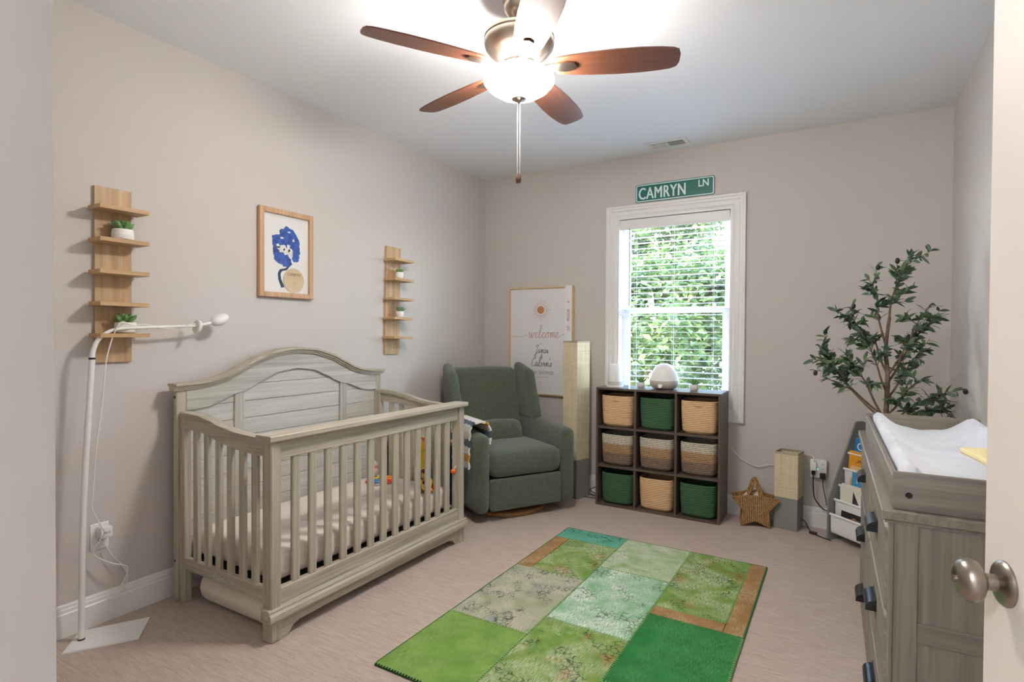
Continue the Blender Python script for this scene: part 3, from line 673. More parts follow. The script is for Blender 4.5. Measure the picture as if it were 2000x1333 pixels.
for i, z in enumerate((-.142, -.163, -.176, -.189, -.2)): lettering(['birth stats', 'DATE ____', 'TIME ____', 'WEIGHT __', 'LENGTH __'][i] if False else ['~ ~ ~', '- ---- -', '-- ---', '--- --', '-- --'][i], .012, M_burn, dk, (.017, .052, z), (R(90), 0, R(90)))
MB().box(.0175, .0185, -FW+.03, FW-.03, -FH+.03, FH-.03).build('glass', M_glass, fp, smooth=0)

# ------------------------------------------------------------------ baby shower poster
po = thing('framed_poster', 'tall gold framed welcome poster with a sun hanging on the back wall behind the armchair', 'poster', (-2.285, YB, 1.252))
PW, PH = .318, .475
for x0, x1, z0, z1 in ((-PW, -PW+.014, -PH, PH), (PW-.014, PW, -PH, PH), (-PW+.014, PW-.014, PH-.014, PH), (-PW+.014, PW-.014, -PH, -PH+.014)):
    MB().box(x0, x1, -.028, -.001, z0, z1, .002).build('frame_side', M_gold, po)
MB().box(-PW+.012, PW-.012, -.016, -.002, -PH+.012, PH-.012).build('poster_sheet', mat('poster paper', 'e4e2e4', .25), po)
M_tan = mat('copper print', 'c98d5e', .5, var=(25, 'b3703f', .2)); M_ink = mat('dark ink', '4c4e58', .6); M_grey = mat('pale ink', '9b9590', .6)
sn = MB(); Ms = Matrix.Translation((-.0, -.0165, .275)) @ Euler((R(90), 0, 0)).to_matrix().to_4x4()
sn.lathe([(.034, 0), (.034, .0008), (0, .0008)], seg=28, M=Ms)
for k in range(24):
    a = k*math.pi/12; r1 = .115 if k % 2 == 0 else .09; c, s_ = math.cos(a), math.sin(a); w = .0022
    sn.add([(.045*c-w*s_, .045*s_+w*c, 0), (.045*c+w*s_, .045*s_-w*c, 0), (r1*c, r1*s_, 0)], [(0, 1, 2)], Matrix.Translation((0, -.0168, .275)) @ Matrix(((1, 0, 0, 0), (0, 0, -1, 0), (0, 1, 0, 0), (0, 0, 0, 1))))
sn.build('sun_print', M_tan, po, smooth=0)
pf = lambda x, z: (x, -.0168, z)
w_ = MB(); script(w_, 'welcome', .03, .03, .05, .0019, pf); w_.tube([pf(x, z) for x, z in ((-.29, .042), (-.22, .038), (-.17, .042), (-.13, .06))], .0013, 4); w_.tube([pf(x, z) for x, z in ((.19, .05), (.22, .06), (.24, .06))], .0013, 4)
w_.build('script_lettering', M_tan, po)
w_ = MB(); script(w_, 'Janai', .01, -.105, .034, .002, pf); script(w_, '&', .01, -.155, .027, .0018, pf); script(w_, "Calvin's", .01, -.222, .037, .002, pf); w_.build('script_lettering', M_ink, po)
lettering('TO', .014, M_grey, po, (0, -.0166, -.03), (R(90), 0, 0))
lettering('BABY SHOWER', .042, M_grey, po, (.01, -.0166, -.29), (R(90), 0, 0), sx=.85)
lettering('we are so glad you\'re here', .014, M_tan, po, (.01, -.0166, -.318), (R(90), 0, 0))
hb = MB(); hb.tube([pf(x, z) for x, z in ((0, -.375), (-.014, -.355), (-.009, -.345), (0, -.353), (.009, -.345), (.014, -.355), (0, -.375))], .0012, 4); hb.build('heart_print', M_tan, po)
ss = thing('paper_sash', 'narrow white satin sash with script hanging over the corner of the poster', 'sash', (-1.985, YB-.0345, 1.72))
MB().box(-.058, .008, -.0015, .0, -.62, .01).build('ribbon', mat('satin white', 'eae9ea', .25), ss)
MB().box(-.058, .008, 0, .033, .008, .0105).build('fold', mat('satin white', 'eae9ea', .25), ss)
w_ = MB(); script(w_, 'will c ame', 0, 0, .02, .001, lambda x, z: (-.02-z, -.002, -.30+x)) if False else script(w_, 'miran', 0, 0, .026, .0012, lambda x, z: (-.012-z, -.002, -.24+x)); script(w_, 'co', 0, 0, .026, .0012, lambda x, z: (-.012-z, -.002, -.355+x)); w_.build('script_lettering', M_tan, ss)
MB().ball((-.025, -.001, -.13), (.012, .001, .012), 10, 6).build('gold_dot', M_gold, ss)

# ------------------------------------------------------------------ street sign, ceiling vent
sg = thing('street_sign', 'green metal street name sign with white border and letters above the window', 'sign', (-1.14, YB, 2.436))
def rrect(w, h, r, n=6):
    return [(sx*(w-r)+r*math.cos(a), sz*(h-r)+r*math.sin(a)) for sx, sz, a0 in ((1, 1, 0), (-1, 1, 90), (-1, -1, 180), (1, -1, 270)) for a in [R(a0+90*i/n) for i in range(n+1)]]
W2, H2 = .302, .0715
MB().prism(rrect(W2, H2, .016), -.006, -.001, 'Y').build('plate', mat('sign green dark', '15685c', .35), sg)
o_ = rrect(W2-.005, H2-.005, .013); i_ = rrect(W2-.012, H2-.012, .009); k = len(o_); bd = MB()
bd.add([(x, -.0064, z) for x, z in o_]+[(x, -.0064, z) for x, z in i_], [(j, (j+1) % k, k+(j+1) % k, k+j) for j in range(k)]); bd.build('border', mat('sign white', 'd9eeee', .4), sg, smooth=0)
M_sw = mat('sign white', 'd9eeee', .4)
for dx in (-.0022, -.0008, .0008, .0022): lettering('CAMRYN', .130, M_sw, sg, (-.092+dx, -.0066-dx*.02, -.047), (R(90), 0, 0), space=1.06, sx=.67, ext=0)
lettering('LN', .072, M_sw, sg, (.222, -.0066, .0), (R(90), 0, 0), bold=.0016, sx=.9, ext=.0003)
vt = thing('ceiling_vent', 'white ceiling air vent with two banks of slots near the back wall', 'vent', (-1.142, 4.175, ZC))
vm = MB(); vm.box(-.15, .15, -.075, .075, -.006, -.001, .002); vm.build('vent_frame', M_white, vt)
MB().box(-.118, .118, -.042, .042, -.0075, -.0062).build('duct_dark', mat('duct dark', '3a3833', .8), vt)
lv = MB()
for i in range(23):
    x = -.118+.236*(i+.5)/23
    if i == 11: lv.box(x-.006, x+.006, -.042, .042, -.011, -.0075)
    else: lv.box(x-(.0036 if i < 11 else .0016), x+(.0036 if i < 11 else .0016), -.042, .042, -.012, -.0076)
lv.build('louver_grille', M_white, vt)

# ------------------------------------------------------------------ ceiling fan
fan = thing('ceiling_fan', 'five-blade brown wood ceiling fan with glowing glass bowl light and pull chains', 'ceiling fan', (-1.198, 2.066, 0))
MB().lathe([(.0, ZC), (.068, ZC), (.07, ZC-.02), (.062, ZC-.055), (.04, ZC-.075), (.016, ZC-.08), (0, ZC-.08)][::-1], seg=36).build('canopy', M_nickel, fan)
MB().lathe([(.013, 2.585), (.013, 2.67)], seg=16).build('downrod', M_nickel, fan)
MB().lathe([(0, 2.455), (.06, 2.455), (.085, 2.47), (.10, 2.485), (.125, 2.505), (.145, 2.53), (.150, 2.55), (.147, 2.562), (.150, 2.568), (.147, 2.58), (.12, 2.594), (.05, 2.602), (0, 2.602)], seg=48).build('motor_housing', M_nickel, fan)
MB().lathe([(.048, 2.448), (.075, 2.452), (.075, 2.462), (.05, 2.466)], seg=32).build('light_collar', M_nickel, fan)
M_bowl = mat('lit frosted glass', 'faf5f0', .3, emit=FAN_GLOW)
MB().lathe([(0, 2.312), (.04, 2.316), (.085, 2.332), (.125, 2.357), (.148, 2.383), (.150, 2.397), (.138, 2.413), (.11, 2.432), (.075, 2.446), (.05, 2.449)], seg=48).build('glass_bowl', M_bowl, fan, 60)
MB().lathe([(0, 2.298), (.006, 2.299), (.012, 2.306), (.03, 2.312), (.034, 2.318), (.02, 2.322), (0, 2.324)], seg=24).build('finial', M_nickel, fan)
M_blade = wood('walnut blade', '7d4f38', '5b3425', axis='X', scale=.7, rough=.35, k=.3)
for k in range(5):
    a = R(21.57+72*k); Mr = Matrix.Rotation(a, 4, 'Z') @ Matrix.Translation((0, 0, 2.445)) @ Matrix.Rotation(R(-12), 4, 'X')
    out = []
    xs_ = [.155, .17, .22, .30, .40, .50, .58, .63, .652, .66]; ws = [.045, .052, .060, .068, .074, .074, .068, .060, .048, .022]
    pts = [(x, -w) for x, w in zip(xs_, ws)]+[(x, w) for x, w in zip(xs_[::-1], ws[::-1])]
    bl_ = MB().prism(pts, -.003, .003, 'Z').build('blade', M_blade, fan); bl_.matrix_local = Mr
    ir = MB(); ir.prism([(.065, -.014), (.11, -.016), (.15, -.022), (.20, -.03), (.235, -.02), (.245, 0), (.235, .02), (.20, .03), (.15, .022), (.11, .016), (.065, .014)], -.010, -.0035, 'Z')
    io = ir.build('blade_iron', M_nickel, bl_)
for dx in (-.006, .006):
    c_ = MB(); r_ = random.Random(3)
    z = 2.30
    while z > 2.0: c_.ball((dx, 0, z), .0019, 6, 4); z -= .0052
    ch_ = c_.build('pull_chain', mat('chain', 'd9d2c8', .35, .6), fan)
    MB().lathe([(0, 1.958), (.004, 1.96), (.0065, 1.972), (.006, 1.985), (.003, 1.998), (0, 2.0)], (dx, 0, 0), 12).build('wooden_pull', mat('dark wood pull', '4a2f1f', .45), ch_)

# ------------------------------------------------------------------ cube shelf with baskets
CX0, CX1, CYF, CYB, CT = -1.640, -.722, 4.045, 4.342, .908
cs = thing('cube_shelf', 'dark brown nine-cube shelf under the window', 'shelf', ((CX0+CX1)/2, (CYF+CYB)/2, 0))
D1 = wood('dark walnut z', '6d5d52', '4f4239', axis='Z', rough=.4); D2 = wood('dark walnut x', '6d5d52', '4f4239', axis='X', rough=.3)
hwx = (CX1-CX0)/2; hd_ = (CYB-CYF)/2; T = .016; cell = (2*hwx-4*T)/3; celz = (CT-4*T)/3
for s_ in (-1, 1): MB().box(s_*hwx-(T if s_ > 0 else 0), s_*hwx+(0 if s_ > 0 else T), -hd_, hd_, 0, CT-T, .001).build('side_panel', D1, cs)
MB().box(-hwx, hwx, -hd_, hd_, CT-T, CT, .001).build('top_panel', D2, cs)
for k in range(3): MB().box(-hwx+T, hwx-T, -hd_, hd_, k*(celz+T), k*(celz+T)+T, .001).build('shelf_panel', D2, cs)
for k in (1, 2): MB().box(-hwx+k*(cell+T), -hwx+k*(cell+T)+T, -hd_+.002, hd_, T, CT-T, .001).build('divider', D1, cs)
MB().box(-hwx+T, hwx-T, hd_-.004, hd_, T, CT-T).build('back_panel', D1, cs)
def basket_mesh(nm, mats):
    mb = MB(); coils = 18; H = .235; n = 40; rows = coils*4; v = []
    for j in range(rows+1):
        t = j/rows; z = H*t; taper = 1-.09*(1-t)**2-.10*max(0, .09-t)/.09*1.5; rib = .0035*abs(math.sin(math.pi*coils*t))
        for i in range(n):
            a = 2*math.pi*i/n; c, s_ = math.cos(a), math.sin(a); p = 5
            q = (abs(c)**p+abs(s_)**p)**(-1/p); v.append(((.127*taper+rib)*q*c, (.125*taper+rib)*q*s_, z))
    f = [(j*n+i, j*n+(i+1) % n, (j+1)*n+(i+1) % n, (j+1)*n+i) for j in range(rows) for i in range(n)]
    f.append(tuple(range(n))[::-1]); o = len(v)
    for zt in (H, .02):
        for i in range(n):
            a = 2*math.pi*i/n; c, s_ = math.cos(a), math.sin(a); q = (abs(c)**5+abs(s_)**5)**(-1/5); v.append((.117*q*c, .115*q*s_, zt))
    f += [(rows*n+i, rows*n+(i+1) % n, o+(i+1) % n, o+i) for i in range(n)]+[(o+i, o+(i+1) % n, o+n+(i+1) % n, o+n+i) for i in range(n)]+[tuple(o+n+i for i in range(n))]
    mb.add(v, f); return mb.mesh(nm, mats, 60)
M_peach = mat('peach rope', 'd9b58c', .9, bump=(140, .5, .003)); M_green = mat('green rope', '3f6443', .9, bump=(140, .5, .003))
M_grad, nt, b_ = nodes_mat('jute gradient rope', .9)
mp = mapping(nt, (1, 1, 1)); sp = nt.nodes.new('ShaderNodeSeparateXYZ'); nt.links.new(mp.outputs[0], sp.inputs[0])
mr = nt.nodes.new('ShaderNodeMapRange'); mr.inputs['From Max'].default_value = .235; nt.links.new(sp.outputs['Z'], mr.inputs[0])
ng = noise(nt, mp, 160, 2); rg = ramp(nt, [(0, '8b7667'), (.40, '937c69'), (.43, 'b3936c'), (.70, 'ba9a74'), (.73, 'd6ccb9'), (1, 'd8cfbf')])
nt.links.new(mr.outputs[0], rg.inputs[0]); rn = ramp(nt, [(.35, '6a5a4e'), (.62, 'ffffff')]); nt.links.new(ng.outputs['Fac'], rn.inputs[0])
mm = nt.nodes.new('ShaderNodeMix'); mm.data_type = 'RGBA'; mm.blend_type = 'MULTIPLY'; mm.inputs[0].default_value = .55; nt.links.new(rg.outputs[0], mm.inputs[6]); nt.links.new(rn.outputs[0], mm.inputs[7]); nt.links.new(mm.outputs[2], b_.inputs['Base Color'])
bmesh_ = {'p': basket_mesh('basket_peach', M_peach), 'g': basket_mesh('basket_green', M_green), 'j': basket_mesh('basket_jute', M_grad)}
rows_ = ['pgp', 'jjj', 'gpg']; rn_ = ['top', 'middle', 'bottom']; cn_ = ['beside the tall lamp', 'in the centre column', 'beside the star basket']
for r_i, row in enumerate(rows_):
    for c_i, k in enumerate(row):
        x = -hwx+T+cell/2+c_i*(cell+T); z = (2-r_i)*(celz+T)+T+.0005
        nmx = {'p': 'peach rope basket', 'g': 'dark green rope basket', 'j': 'cream and brown jute rope basket'}[k]
        side = ['tall lamp side of cube shelf', 'centre of cube shelf', 'star basket side of cube shelf'][c_i]
        t = thing('rope_basket', '%s in the %s row, %s' % (nmx, rn_[r_i], side), 'basket', ((CX0+CX1)/2+x, (CYF+CYB)/2-.012, z), random.uniform(-.05, .05), 'rope baskets in the cube shelf')
        obj('basket_body', bmesh_[k], t)
        if r_i == 0:
            q = MB(); q.tube(smooth_pts([(-.05, -.121, .205), (-.02, -.1245, .198), (.02, -.1245, .198), (.05, -.121, .205)], 4), .003, 6); q.build('handle_slot', M_blackp, t)
# things on top
sm = thing('sound_machine', 'white cylindrical sound machine on the cube shelf beside the window frame', 'sound machine', (-1.545, 4.2, CT))
MB().lathe([(.066, 0), (.066, .004), (.062, .008), (0, .008)], seg=36).build('base_ring', M_plastic, sm)
MB().lathe([(.055, .008), (.055, .04), (0, .04)], seg=36).build('speaker_band', mat('speaker cloth', 'c9c8c6', .9, bump=(300, .4)), sm)
MB().lathe([(.056, .04), (.055, .09), (.051, .16), (.046, .172), (.035, .175), (0, .176)], seg=36).build('light_body', mat('milky plastic', 'f3f3f4', .35), sm)
hu = thing('egg_humidifier', 'egg-shaped white humidifier with grey base on the cube shelf', 'humidifier', (-1.158, 4.2, CT))
MB().lathe([(.06, 0), (.085, .008), (.105, .03), (.108, .05), (.106, .066)], seg=44).build('grey_base', mat('warm grey plastic', 'bfb6ad', .4), hu)
MB().lathe([(.106, .066), (.102, .09), (.09, .125), (.070, .16), (.045, .184), (.022, .193), (.018, .190), (0, .190)], seg=44).build('white_tank', mat('tank white', 'eeeee8', .35), hu)
MB().lathe([(.016, 0), (.016, .006), (0, .006)], seg=20, M=Matrix.Translation((.0, -.103, .03)) @ Euler((R(80), 0, 0)).to_matrix().to_4x4()).build('dial', M_plastic, hu)
succulent('succulent in a round white pot on the cube shelf between sound machine and humidifier', (-1.335, 4.2, CT), .033, .042, True, True)
succulent('succulent in a round white pot on the cube shelf at the humidifier\'s window-corner side', (-.938, 4.2, CT), .035, .045, True, True)

# ------------------------------------------------------------------ paper-shade lamps
M_lbase = mat('lamp grey', '8b8a86', .6)
def linen():
    m, nt, b = nodes_mat('linen shade', .85)
    mp = mapping(nt, (220, 220, 5)); n1 = noise(nt, mp, 1, 3); mp2 = mapping(nt, (6, 6, 300)); n2 = noise(nt, mp2, 1, 2)
    r = ramp(nt, [(.35, 'c9b993'), (.65, 'e6dabb')]); r2 = ramp(nt, [(.4, 'cdbd98'), (.6, 'e4d8ba')])
    nt.links.new(n1.outputs['Fac'], r.inputs[0]); nt.links.new(n2.outputs['Fac'], r2.inputs[0]); nt.links.new(mixc(nt, .45, r.outputs[0], r2.outputs[0]), b.inputs['Base Color'])
    return m
M_lin = linen()
def box_lamp(name, label, loc, rz, w, h, hb_):
    t = thing(name, label, 'lamp', loc, rz); w2 = w/2
    MB().box(-w2, w2, -w2, w2, 0, hb_, .002).build('base', M_lbase, t)
    s_ = MB(); e = .004
    s_.box(-w2, w2, -w2, -w2+e, hb_+.001, h); s_.box(-w2, w2, w2-e, w2, hb_+.001, h); s_.box(-w2, -w2+e, -w2+e, w2-e, hb_+.001, h); s_.box(w2-e, w2, -w2+e, w2-e, hb_+.001, h); s_.build('shade', M_lin, t)
    r_ = MB()
    for a, b, c, d in ((-w2-.001, w2+.001, -w2-.001, -w2+e), (-w2-.001, w2+.001, w2-e, w2+.001), (-w2-.001, -w2+e, -w2+e, w2-e), (w2-e, w2+.001, -w2+e, w2-e)): r_.box(a, b, c, d, h-.012, h+.001)
    r_.build('top_rim', mat('rim taupe', 'b1a78f', .7), t); return t
box_lamp('tall_floor_lamp', 'tall square floor lamp with linen shade and grey base between armchair and cube shelf', (-1.862, 4.170, 0), R(-18), .15, 1.26, .31)
ls_ = box_lamp('short_floor_lamp', 'short square lamp with linen shade and grey base beside the star basket', (-.312, 4.262, 0), R(-10), .148, .522, .215)
MB().tube(smooth_pts([(.074, .03, .06), (.10, .02, .055), (.13, -.02, .025), (.16, -.05, .012), (.22, -.08, .006), (.28, -.11, .006)], 6), .003, 6).build('cord', M_blackp, ls_)
MB().rbox((.165, -.052, .014), (.05, .022, .016), .007, 2).build('cord_switch', M_blackp, ls_)
cl_ = tag(MB().tube(smooth_pts([(.06, .05, .06), (.03, .04, .07), (-.02, -.02, .05), (.07, -.04, .02), (.05, -.03, .012), (-.06, -.01, .012), (-.09, -.05, .012), (-.02, -.09, .008), (.10, -.06, .006)], 7), .0035, 6).build('black_cord', M_blackp, None, 50, (-1.74, 4.25, 0)), 'tangle of black cord on the carpet behind the tall lamp', 'cord')

# ------------------------------------------------------------------ star basket
sb_ = thing('star_basket', 'star-shaped woven wicker basket standing on the carpet with cream cloth inside', 'basket', (-.52, 4.205, 0), R(12))
M_wick, nt, b_ = nodes_mat('wicker', .7)
mp = mapping(nt, (1, 1, 1)); vw = nt.nodes.new('ShaderNodeTexWave'); vw.inputs['Scale'].default_value = 22; vw.inputs['Distortion'].default_value = 2; nt.links.new(mp.outputs[0], vw.inputs[0])
n_ = noise(nt, mp, 120, 3); r_ = ramp(nt, [(.28, '5e3c20'), (.5, 'a87c4a'), (.75, 'dcb980')]); ad = nt.nodes.new('ShaderNodeMath'); ad.operation = 'MULTIPLY_ADD'; ad.inputs[1].default_value = .45; nt.links.new(vw.outputs['Fac'], ad.inputs[0]); nt.links.new(n_.outputs['Fac'], ad.inputs[2])
sc_ = nt.nodes.new('ShaderNodeMath'); sc_.operation = 'MULTIPLY'; sc_.inputs[1].default_value = .72; nt.links.new(ad.outputs[0], sc_.inputs[0]); nt.links.new(sc_.outputs[0], r_.inputs[0]); nt.links.new(r_.outputs[0], b_.inputs['Base Color'])
bp = nt.nodes.new('ShaderNodeBump'); bp.inputs['Strength'].default_value = .9; bp.inputs['Distance'].default_value = .01; nt.links.new(ad.outputs[0], bp.inputs['Height']); nt.links.new(bp.outputs[0], b_.inputs['Normal'])
M_wick2 = mat('wicker rim', 'b98a52', .7, bump=(160, .6, .004), var=(60, '8f6231', .2))
star = []
for k in range(10):
    a = R(90+36*k); r = (.205 if k % 2 == 0 else .112); star.append((r*math.cos(a)*.90, .168+r*math.sin(a)))
star = [(x, max(z, .004)) for x, z in star]
# k: 0 top,1 notch L,2 left tip,3 notch,4 foot L,5 notch,6 foot R,7,8 right tip,9 notch R
front = [star[i] for i in (1, 2, 3, 4, 5, 6, 7, 8, 9)]
f_ = MB(); f_.prism(front, -.085, -.079, 'Y'); f_.build('front_panel', M_wick, sb_)
MB().prism(front, .052, .058, 'Y').build('back_panel', M_wick, sb_)
sd = MB(); order = [2, 3, 4, 5, 6, 7, 8]
v = [(star[i][0], y, star[i][1]) for i in order for y in (-.084, .057)]; f = [(2*i, 2*i+2, 2*i+3, 2*i+1) for i in range(len(order)-1)]
sd.add(v, f); v2 = [(x*.95, y, .168+(z-.168)*.95) for x, y, z in v]; sd.add(v2, [q[::-1] for q in f]); sd.build('side_wall', M_wick, sb_, smooth=0)
for y in (-.082, .055):
    MB().tube([(star[i][0], y, star[i][1]) for i in order], .006, 7).build('rim', M_wick2, sb_)
    MB().tube(smooth_pts([(star[8][0], y, star[8][1]), (star[9][0], y, star[9][1]), (star[0][0]+.02, y, star[0][1]-.02), (star[0][0], y, star[0][1]), (star[0][0]-.02, y, star[0][1]-.02), (star[1][0], y, star[1][1]), (star[2][0], y, star[2][1])], 5), .007, 7).build('rim', M_wick2, sb_)
hdl = MB(); pth = smooth_pts([(star[9][0], 0, star[9][1]), (.03, 0, .30), (.018, 0, .35), (0, 0, .372), (-.018, 0, .35), (-.03, 0, .30), (star[1][0], 0, star[1][1])], 6)
v = [(p.x, y, p.z) for p in pth for y in (-.08, .053)]; hdl.add(v, [(2*i, 2*i+1, 2*i+3, 2*i+2) for i in range(len(pth)-1)]); v = [(p.x*.88, y, p.z-.005) for p in pth for y in (-.08, .053)]; hdl.add(v, [(2*i, 2*i+2, 2*i+3, 2*i+1) for i in range(len(pth)-1)])
hdl.build('handle_band', M_wick, sb_)
sb_.scale = (.84, .84, .84)
# the front of the handle: triangular woven point
MB().prism([(star[9][0], star[9][1]), (.03, .30), (.016, .35), (0, .368), (-.002, .33), (.02, .27), (star[9][0]-.03, star[9][1]-.01)], -.084, -.080, 'Y').build('handle_front', M_wick, sb_)
cl2 = tag(MB().rbox((0, 0, 0), (.13, .09, .085), .04, 6, lambda x, y, z: (x+.01*math.sin(z*60), y, z+.012*math.sin(x*45)+.01*math.sin(y*60))).build('cream_cloth', mat('cream knit', 'e6d3bd', .95, bump=(120, .4)), None, 60, (-.535, 4.19, .185)), 'folded cream cloth tucked into the star basket', 'cloth')

# ------------------------------------------------------------------ sling book rack
br_ang = math.atan2(-.683, .73)     # direction of the rails
rk = thing('sling_book_rack', 'grey book rack with white fabric slings in the back corner', 'book rack', (-.075, 4.13, 0), br_ang)
# local: x along rails (0 .. .55), y: depth to the back (0 .. .28)
M_rack = mat('rack grey', '85857f', .55); M_sling = mat('sling canvas', 'e9e8e6', .85, bump=(200, .2))
pan = [(0, 0), (.30, 0), (.30, .745), (.275, .755), (.225, .755), (.215, .745), (0, .26)]
for x in (0, .52): MB().prism(pan, x-.006, x+.006, 'X').build('side_panel', M_rack, rk)
lev = [(.012, .17, .05), (.048, .26, .14), (.084, .35, .23), (.120, .455, .335), (.156, .555, .435)]     # (front rail y, rail z, pocket bottom z)
for yf, zr, zb in lev:
    yb2 = yf+.029; zr2 = zr-.012
    for yy, zz_ in ((yf, zr),): MB().tube([(.006, yy, zz_), (.514, yy, zz_)], .008, 10).build('rail', M_sling, rk)
    prof = [(yf, zr), (yf+.001, zr-.05), (yf+.003, zb+.01), (yf+.014, zb), (yf+.026, zb+.012), (yf+.029, zr-.04), (yb2, zr2)]
    pp = smooth_pts([(0, a, b) for a, b in prof], 4); v = [(x, p.y, p.z) for p in pp for x in (.012, .508)]; v += [(x, p.y+.0015, p.z+.0015) for p in pp for x in (.012, .508)]; m_ = len(pp)
    MB().add(v, [(2*i, 2*i+2, 2*i+3, 2*i+1) for i in range(m_-1)]+[(2*m_+2*i, 2*m_+2*i+1, 2*m_+2*i+3, 2*m_+2*i+2) for i in range(m_-1)]).build('sling', M_sling, rk, 60)
books = [(4, .03, .19, .215, '2f7fc1', 'blue picture book with white title letters in the top sling of the book rack', 'Ov', 'ffffff', 'blue'),
         (3, .02, .20, .235, 'e6a233', 'orange picture book with a red drawing below the blue book', '', '', 'fox'),
         (2, .075, .20, .225, '4a9cc9', 'light blue picture book with a white letter in the middle sling', 'N', 'eeeeee', 'blue2'),
         (2, .05, .20, .25, 'e8c083', 'tan picture book behind the light blue book in the rack', '', '', 'tan'),
         (0, .07, .22, .155, '2c2a2c', 'dark picture book with tan drawing in the lowest sling of the rack', '', '', 'dark'),
         (1, .03, .2, .225, 'e9e3d2', 'cream board book with a dark triangle in the second-lowest sling', '', '', 'tri')]
for lvl, x0, w, h, c, lab, txt, tc_, kind in books:
    yf, zr, zb = lev[lvl]; ang = math.atan2(.085, .16)
    bkx = thing('picture_book', lab, 'book', (0, 0, 0)); off = {'tan': .009}.get(kind, 0); th = .002 if kind == 'tan' else .0045
    Mb = Matrix.Translation((-.075, 4.13, 0)) @ Matrix.Rotation(br_ang, 4, 'Z') @ Matrix.Translation((x0+w/2, yf+.0145+off, zb+.006)) @ Matrix.Rotation(-.09, 4, 'X')
    bkx.matrix_world = Mb
    MB().box(-w/2, w/2, -th, th, 0, h, .0008).build('cover', mat('book '+c, c, .4), bkx)
    MB().box(-w/2+.004, w/2+.0005, -th+.001, th-.001, .003, h+.0006).build('pages', mat('pages', 'ece6d8', .8), bkx)
    if txt: lettering(txt, .07 if len(txt) < 3 else .045, mat('title '+tc_, tc_, .5), bkx, (-w/2+.06, -th-.0006, h-.075), (R(90), 0, 0))
    if kind in ('fox', 'dark'):
        q = MB()
        for i in range(9): q.tube(smooth_pts([(-.05+.012*i, -.0052, h*.7), (-.04+.012*i, -.0052, h*.7+.02*math.sin(i)), (-.02+.012*i, -.0052, h*.7+.012), (.0+.008*i, -.0052, h*.7-.008*math.cos(i))], 3), .0016, 4)
        q.build('red_drawing' if kind == 'fox' else 'tan_drawing', mat('red ink', 'b8442a', .5) if kind == 'fox' else mat('tan ink', 'c98a4a', .5), bkx)
    if kind == 'tri': MB().prism([(-.01, h*.25), (.07, h*.25), (-.01, h*.85)], -.0054, -.0046, 'Y').build('dark_triangle', mat('dark print', '3d3a3a', .5), bkx)

# ------------------------------------------------------------------ olive tree
ot = thing('olive_tree', 'artificial olive tree in a pot in the corner behind the dresser', 'plant', (.198, 3.56, 0))
MB().lathe([(.07, 0), (.09, .01), (.10, .2), (.105, .22), (.095, .22), (.09, .2), (0, .19)], seg=28).build('pot', mat('black nursery pot', '2a2a2a', .6), ot)
M_obark = mat('olive bark', '7d6553', .9, bump=(60, .6), var=(30, '5d4a3c', .2)); M_ol = [mat('olive leaf '+c, c, .5, var=(30, d, .2)) for c, d in (('4b6342', '3a4f35'), ('647b55', '4b6241'), ('6f8873', '587060'))]
trk = smooth_pts([(0, 0, .19), (.01, .01, .5), (.0, 0, .84), (.005, 0, 1.1), (-.005, .005, 1.25), (.01, 0, 1.42)], 5)
MB().tube(trk, [.017-.0095*i/(len(trk)-1) for i in range(len(trk))], 9).build('trunk', M_obark, ot)
rnd = random.Random(21)
ol_leaf = []
for m_ in M_ol:
    for bend in (.12, .3):
        q = MB(); nseg = 5; v = []
        for i in range(nseg+1):
            t = i/nseg; w = .0095*math.sin(math.pi*min(1, t*.94+.06))**.8; zc = -bend*.054*t*t*1.2
            v += [(t*.054, -w, zc+.002), (t*.054, 0, zc), (t*.054, w, zc+.002)]
        q.add(v, [(3*i, 3*i+3, 3*i+4, 3*i+1) for i in range(nseg)]+[(3*i+1, 3*i+4, 3*i+5, 3*i+2) for i in range(nseg)]); ol_leaf.append(q.mesh('leaf', m_, 80))
fruit = MB().ball((0, 0, 0), (.0115, .0115, .016), 10, 7).mesh('olive', mat('black olive', '241f24', .35), 80)
# branches: (start z on trunk or point, list of tips) in local x (right), y, z, with leaf counts
branches = [((0, 0, .86), (-.10, -.04, 1.08), (-.19, -.05, 1.22), 26), ((0, 0, .86), (-.17, -.02, 1.04), (-.30, -.03, 1.17), 30), ((0, 0, .88), (-.2, .03, 1.08), (-.33, .05, 1.27), 26),
            ((0, 0, 1.02), (-.05, -.02, 1.18), (-.20, -.02, 1.42), 30), ((0, 0, 1.12), (-.06, .02, 1.30), (-.25, .0, 1.46), 28), ((0, 0, 1.25), (-.04, 0, 1.42), (-.09, 0, 1.63), 22),
            ((0, 0, 1.36), (.02, 0, 1.52), (.10, .02, 1.74), 24), ((0, 0, 1.36), (.015, .0, 1.5), (.03, -.01, 1.66), 16), ((0, 0, 1.06), (.08, .05, 1.22), (.24, .15, 1.42), 28),
            ((0, 0, 1.10), (.09, 0, 1.28), (.20, .03, 1.49), 20), ((0, 0, .98), (.07, .04, 1.10), (.20, .12, 1.26), 28), ((0, 0, .84), (.10, .05, .93), (.28, .16, 1.02), 28), ((0, 0, .84), (.12, .08, .90), (.29, .2, .93), 26), ((0, 0, .9), (.06, -.03, .98), (.16, -.04, 1.1), 26)]
nl = 0; extra = MB()
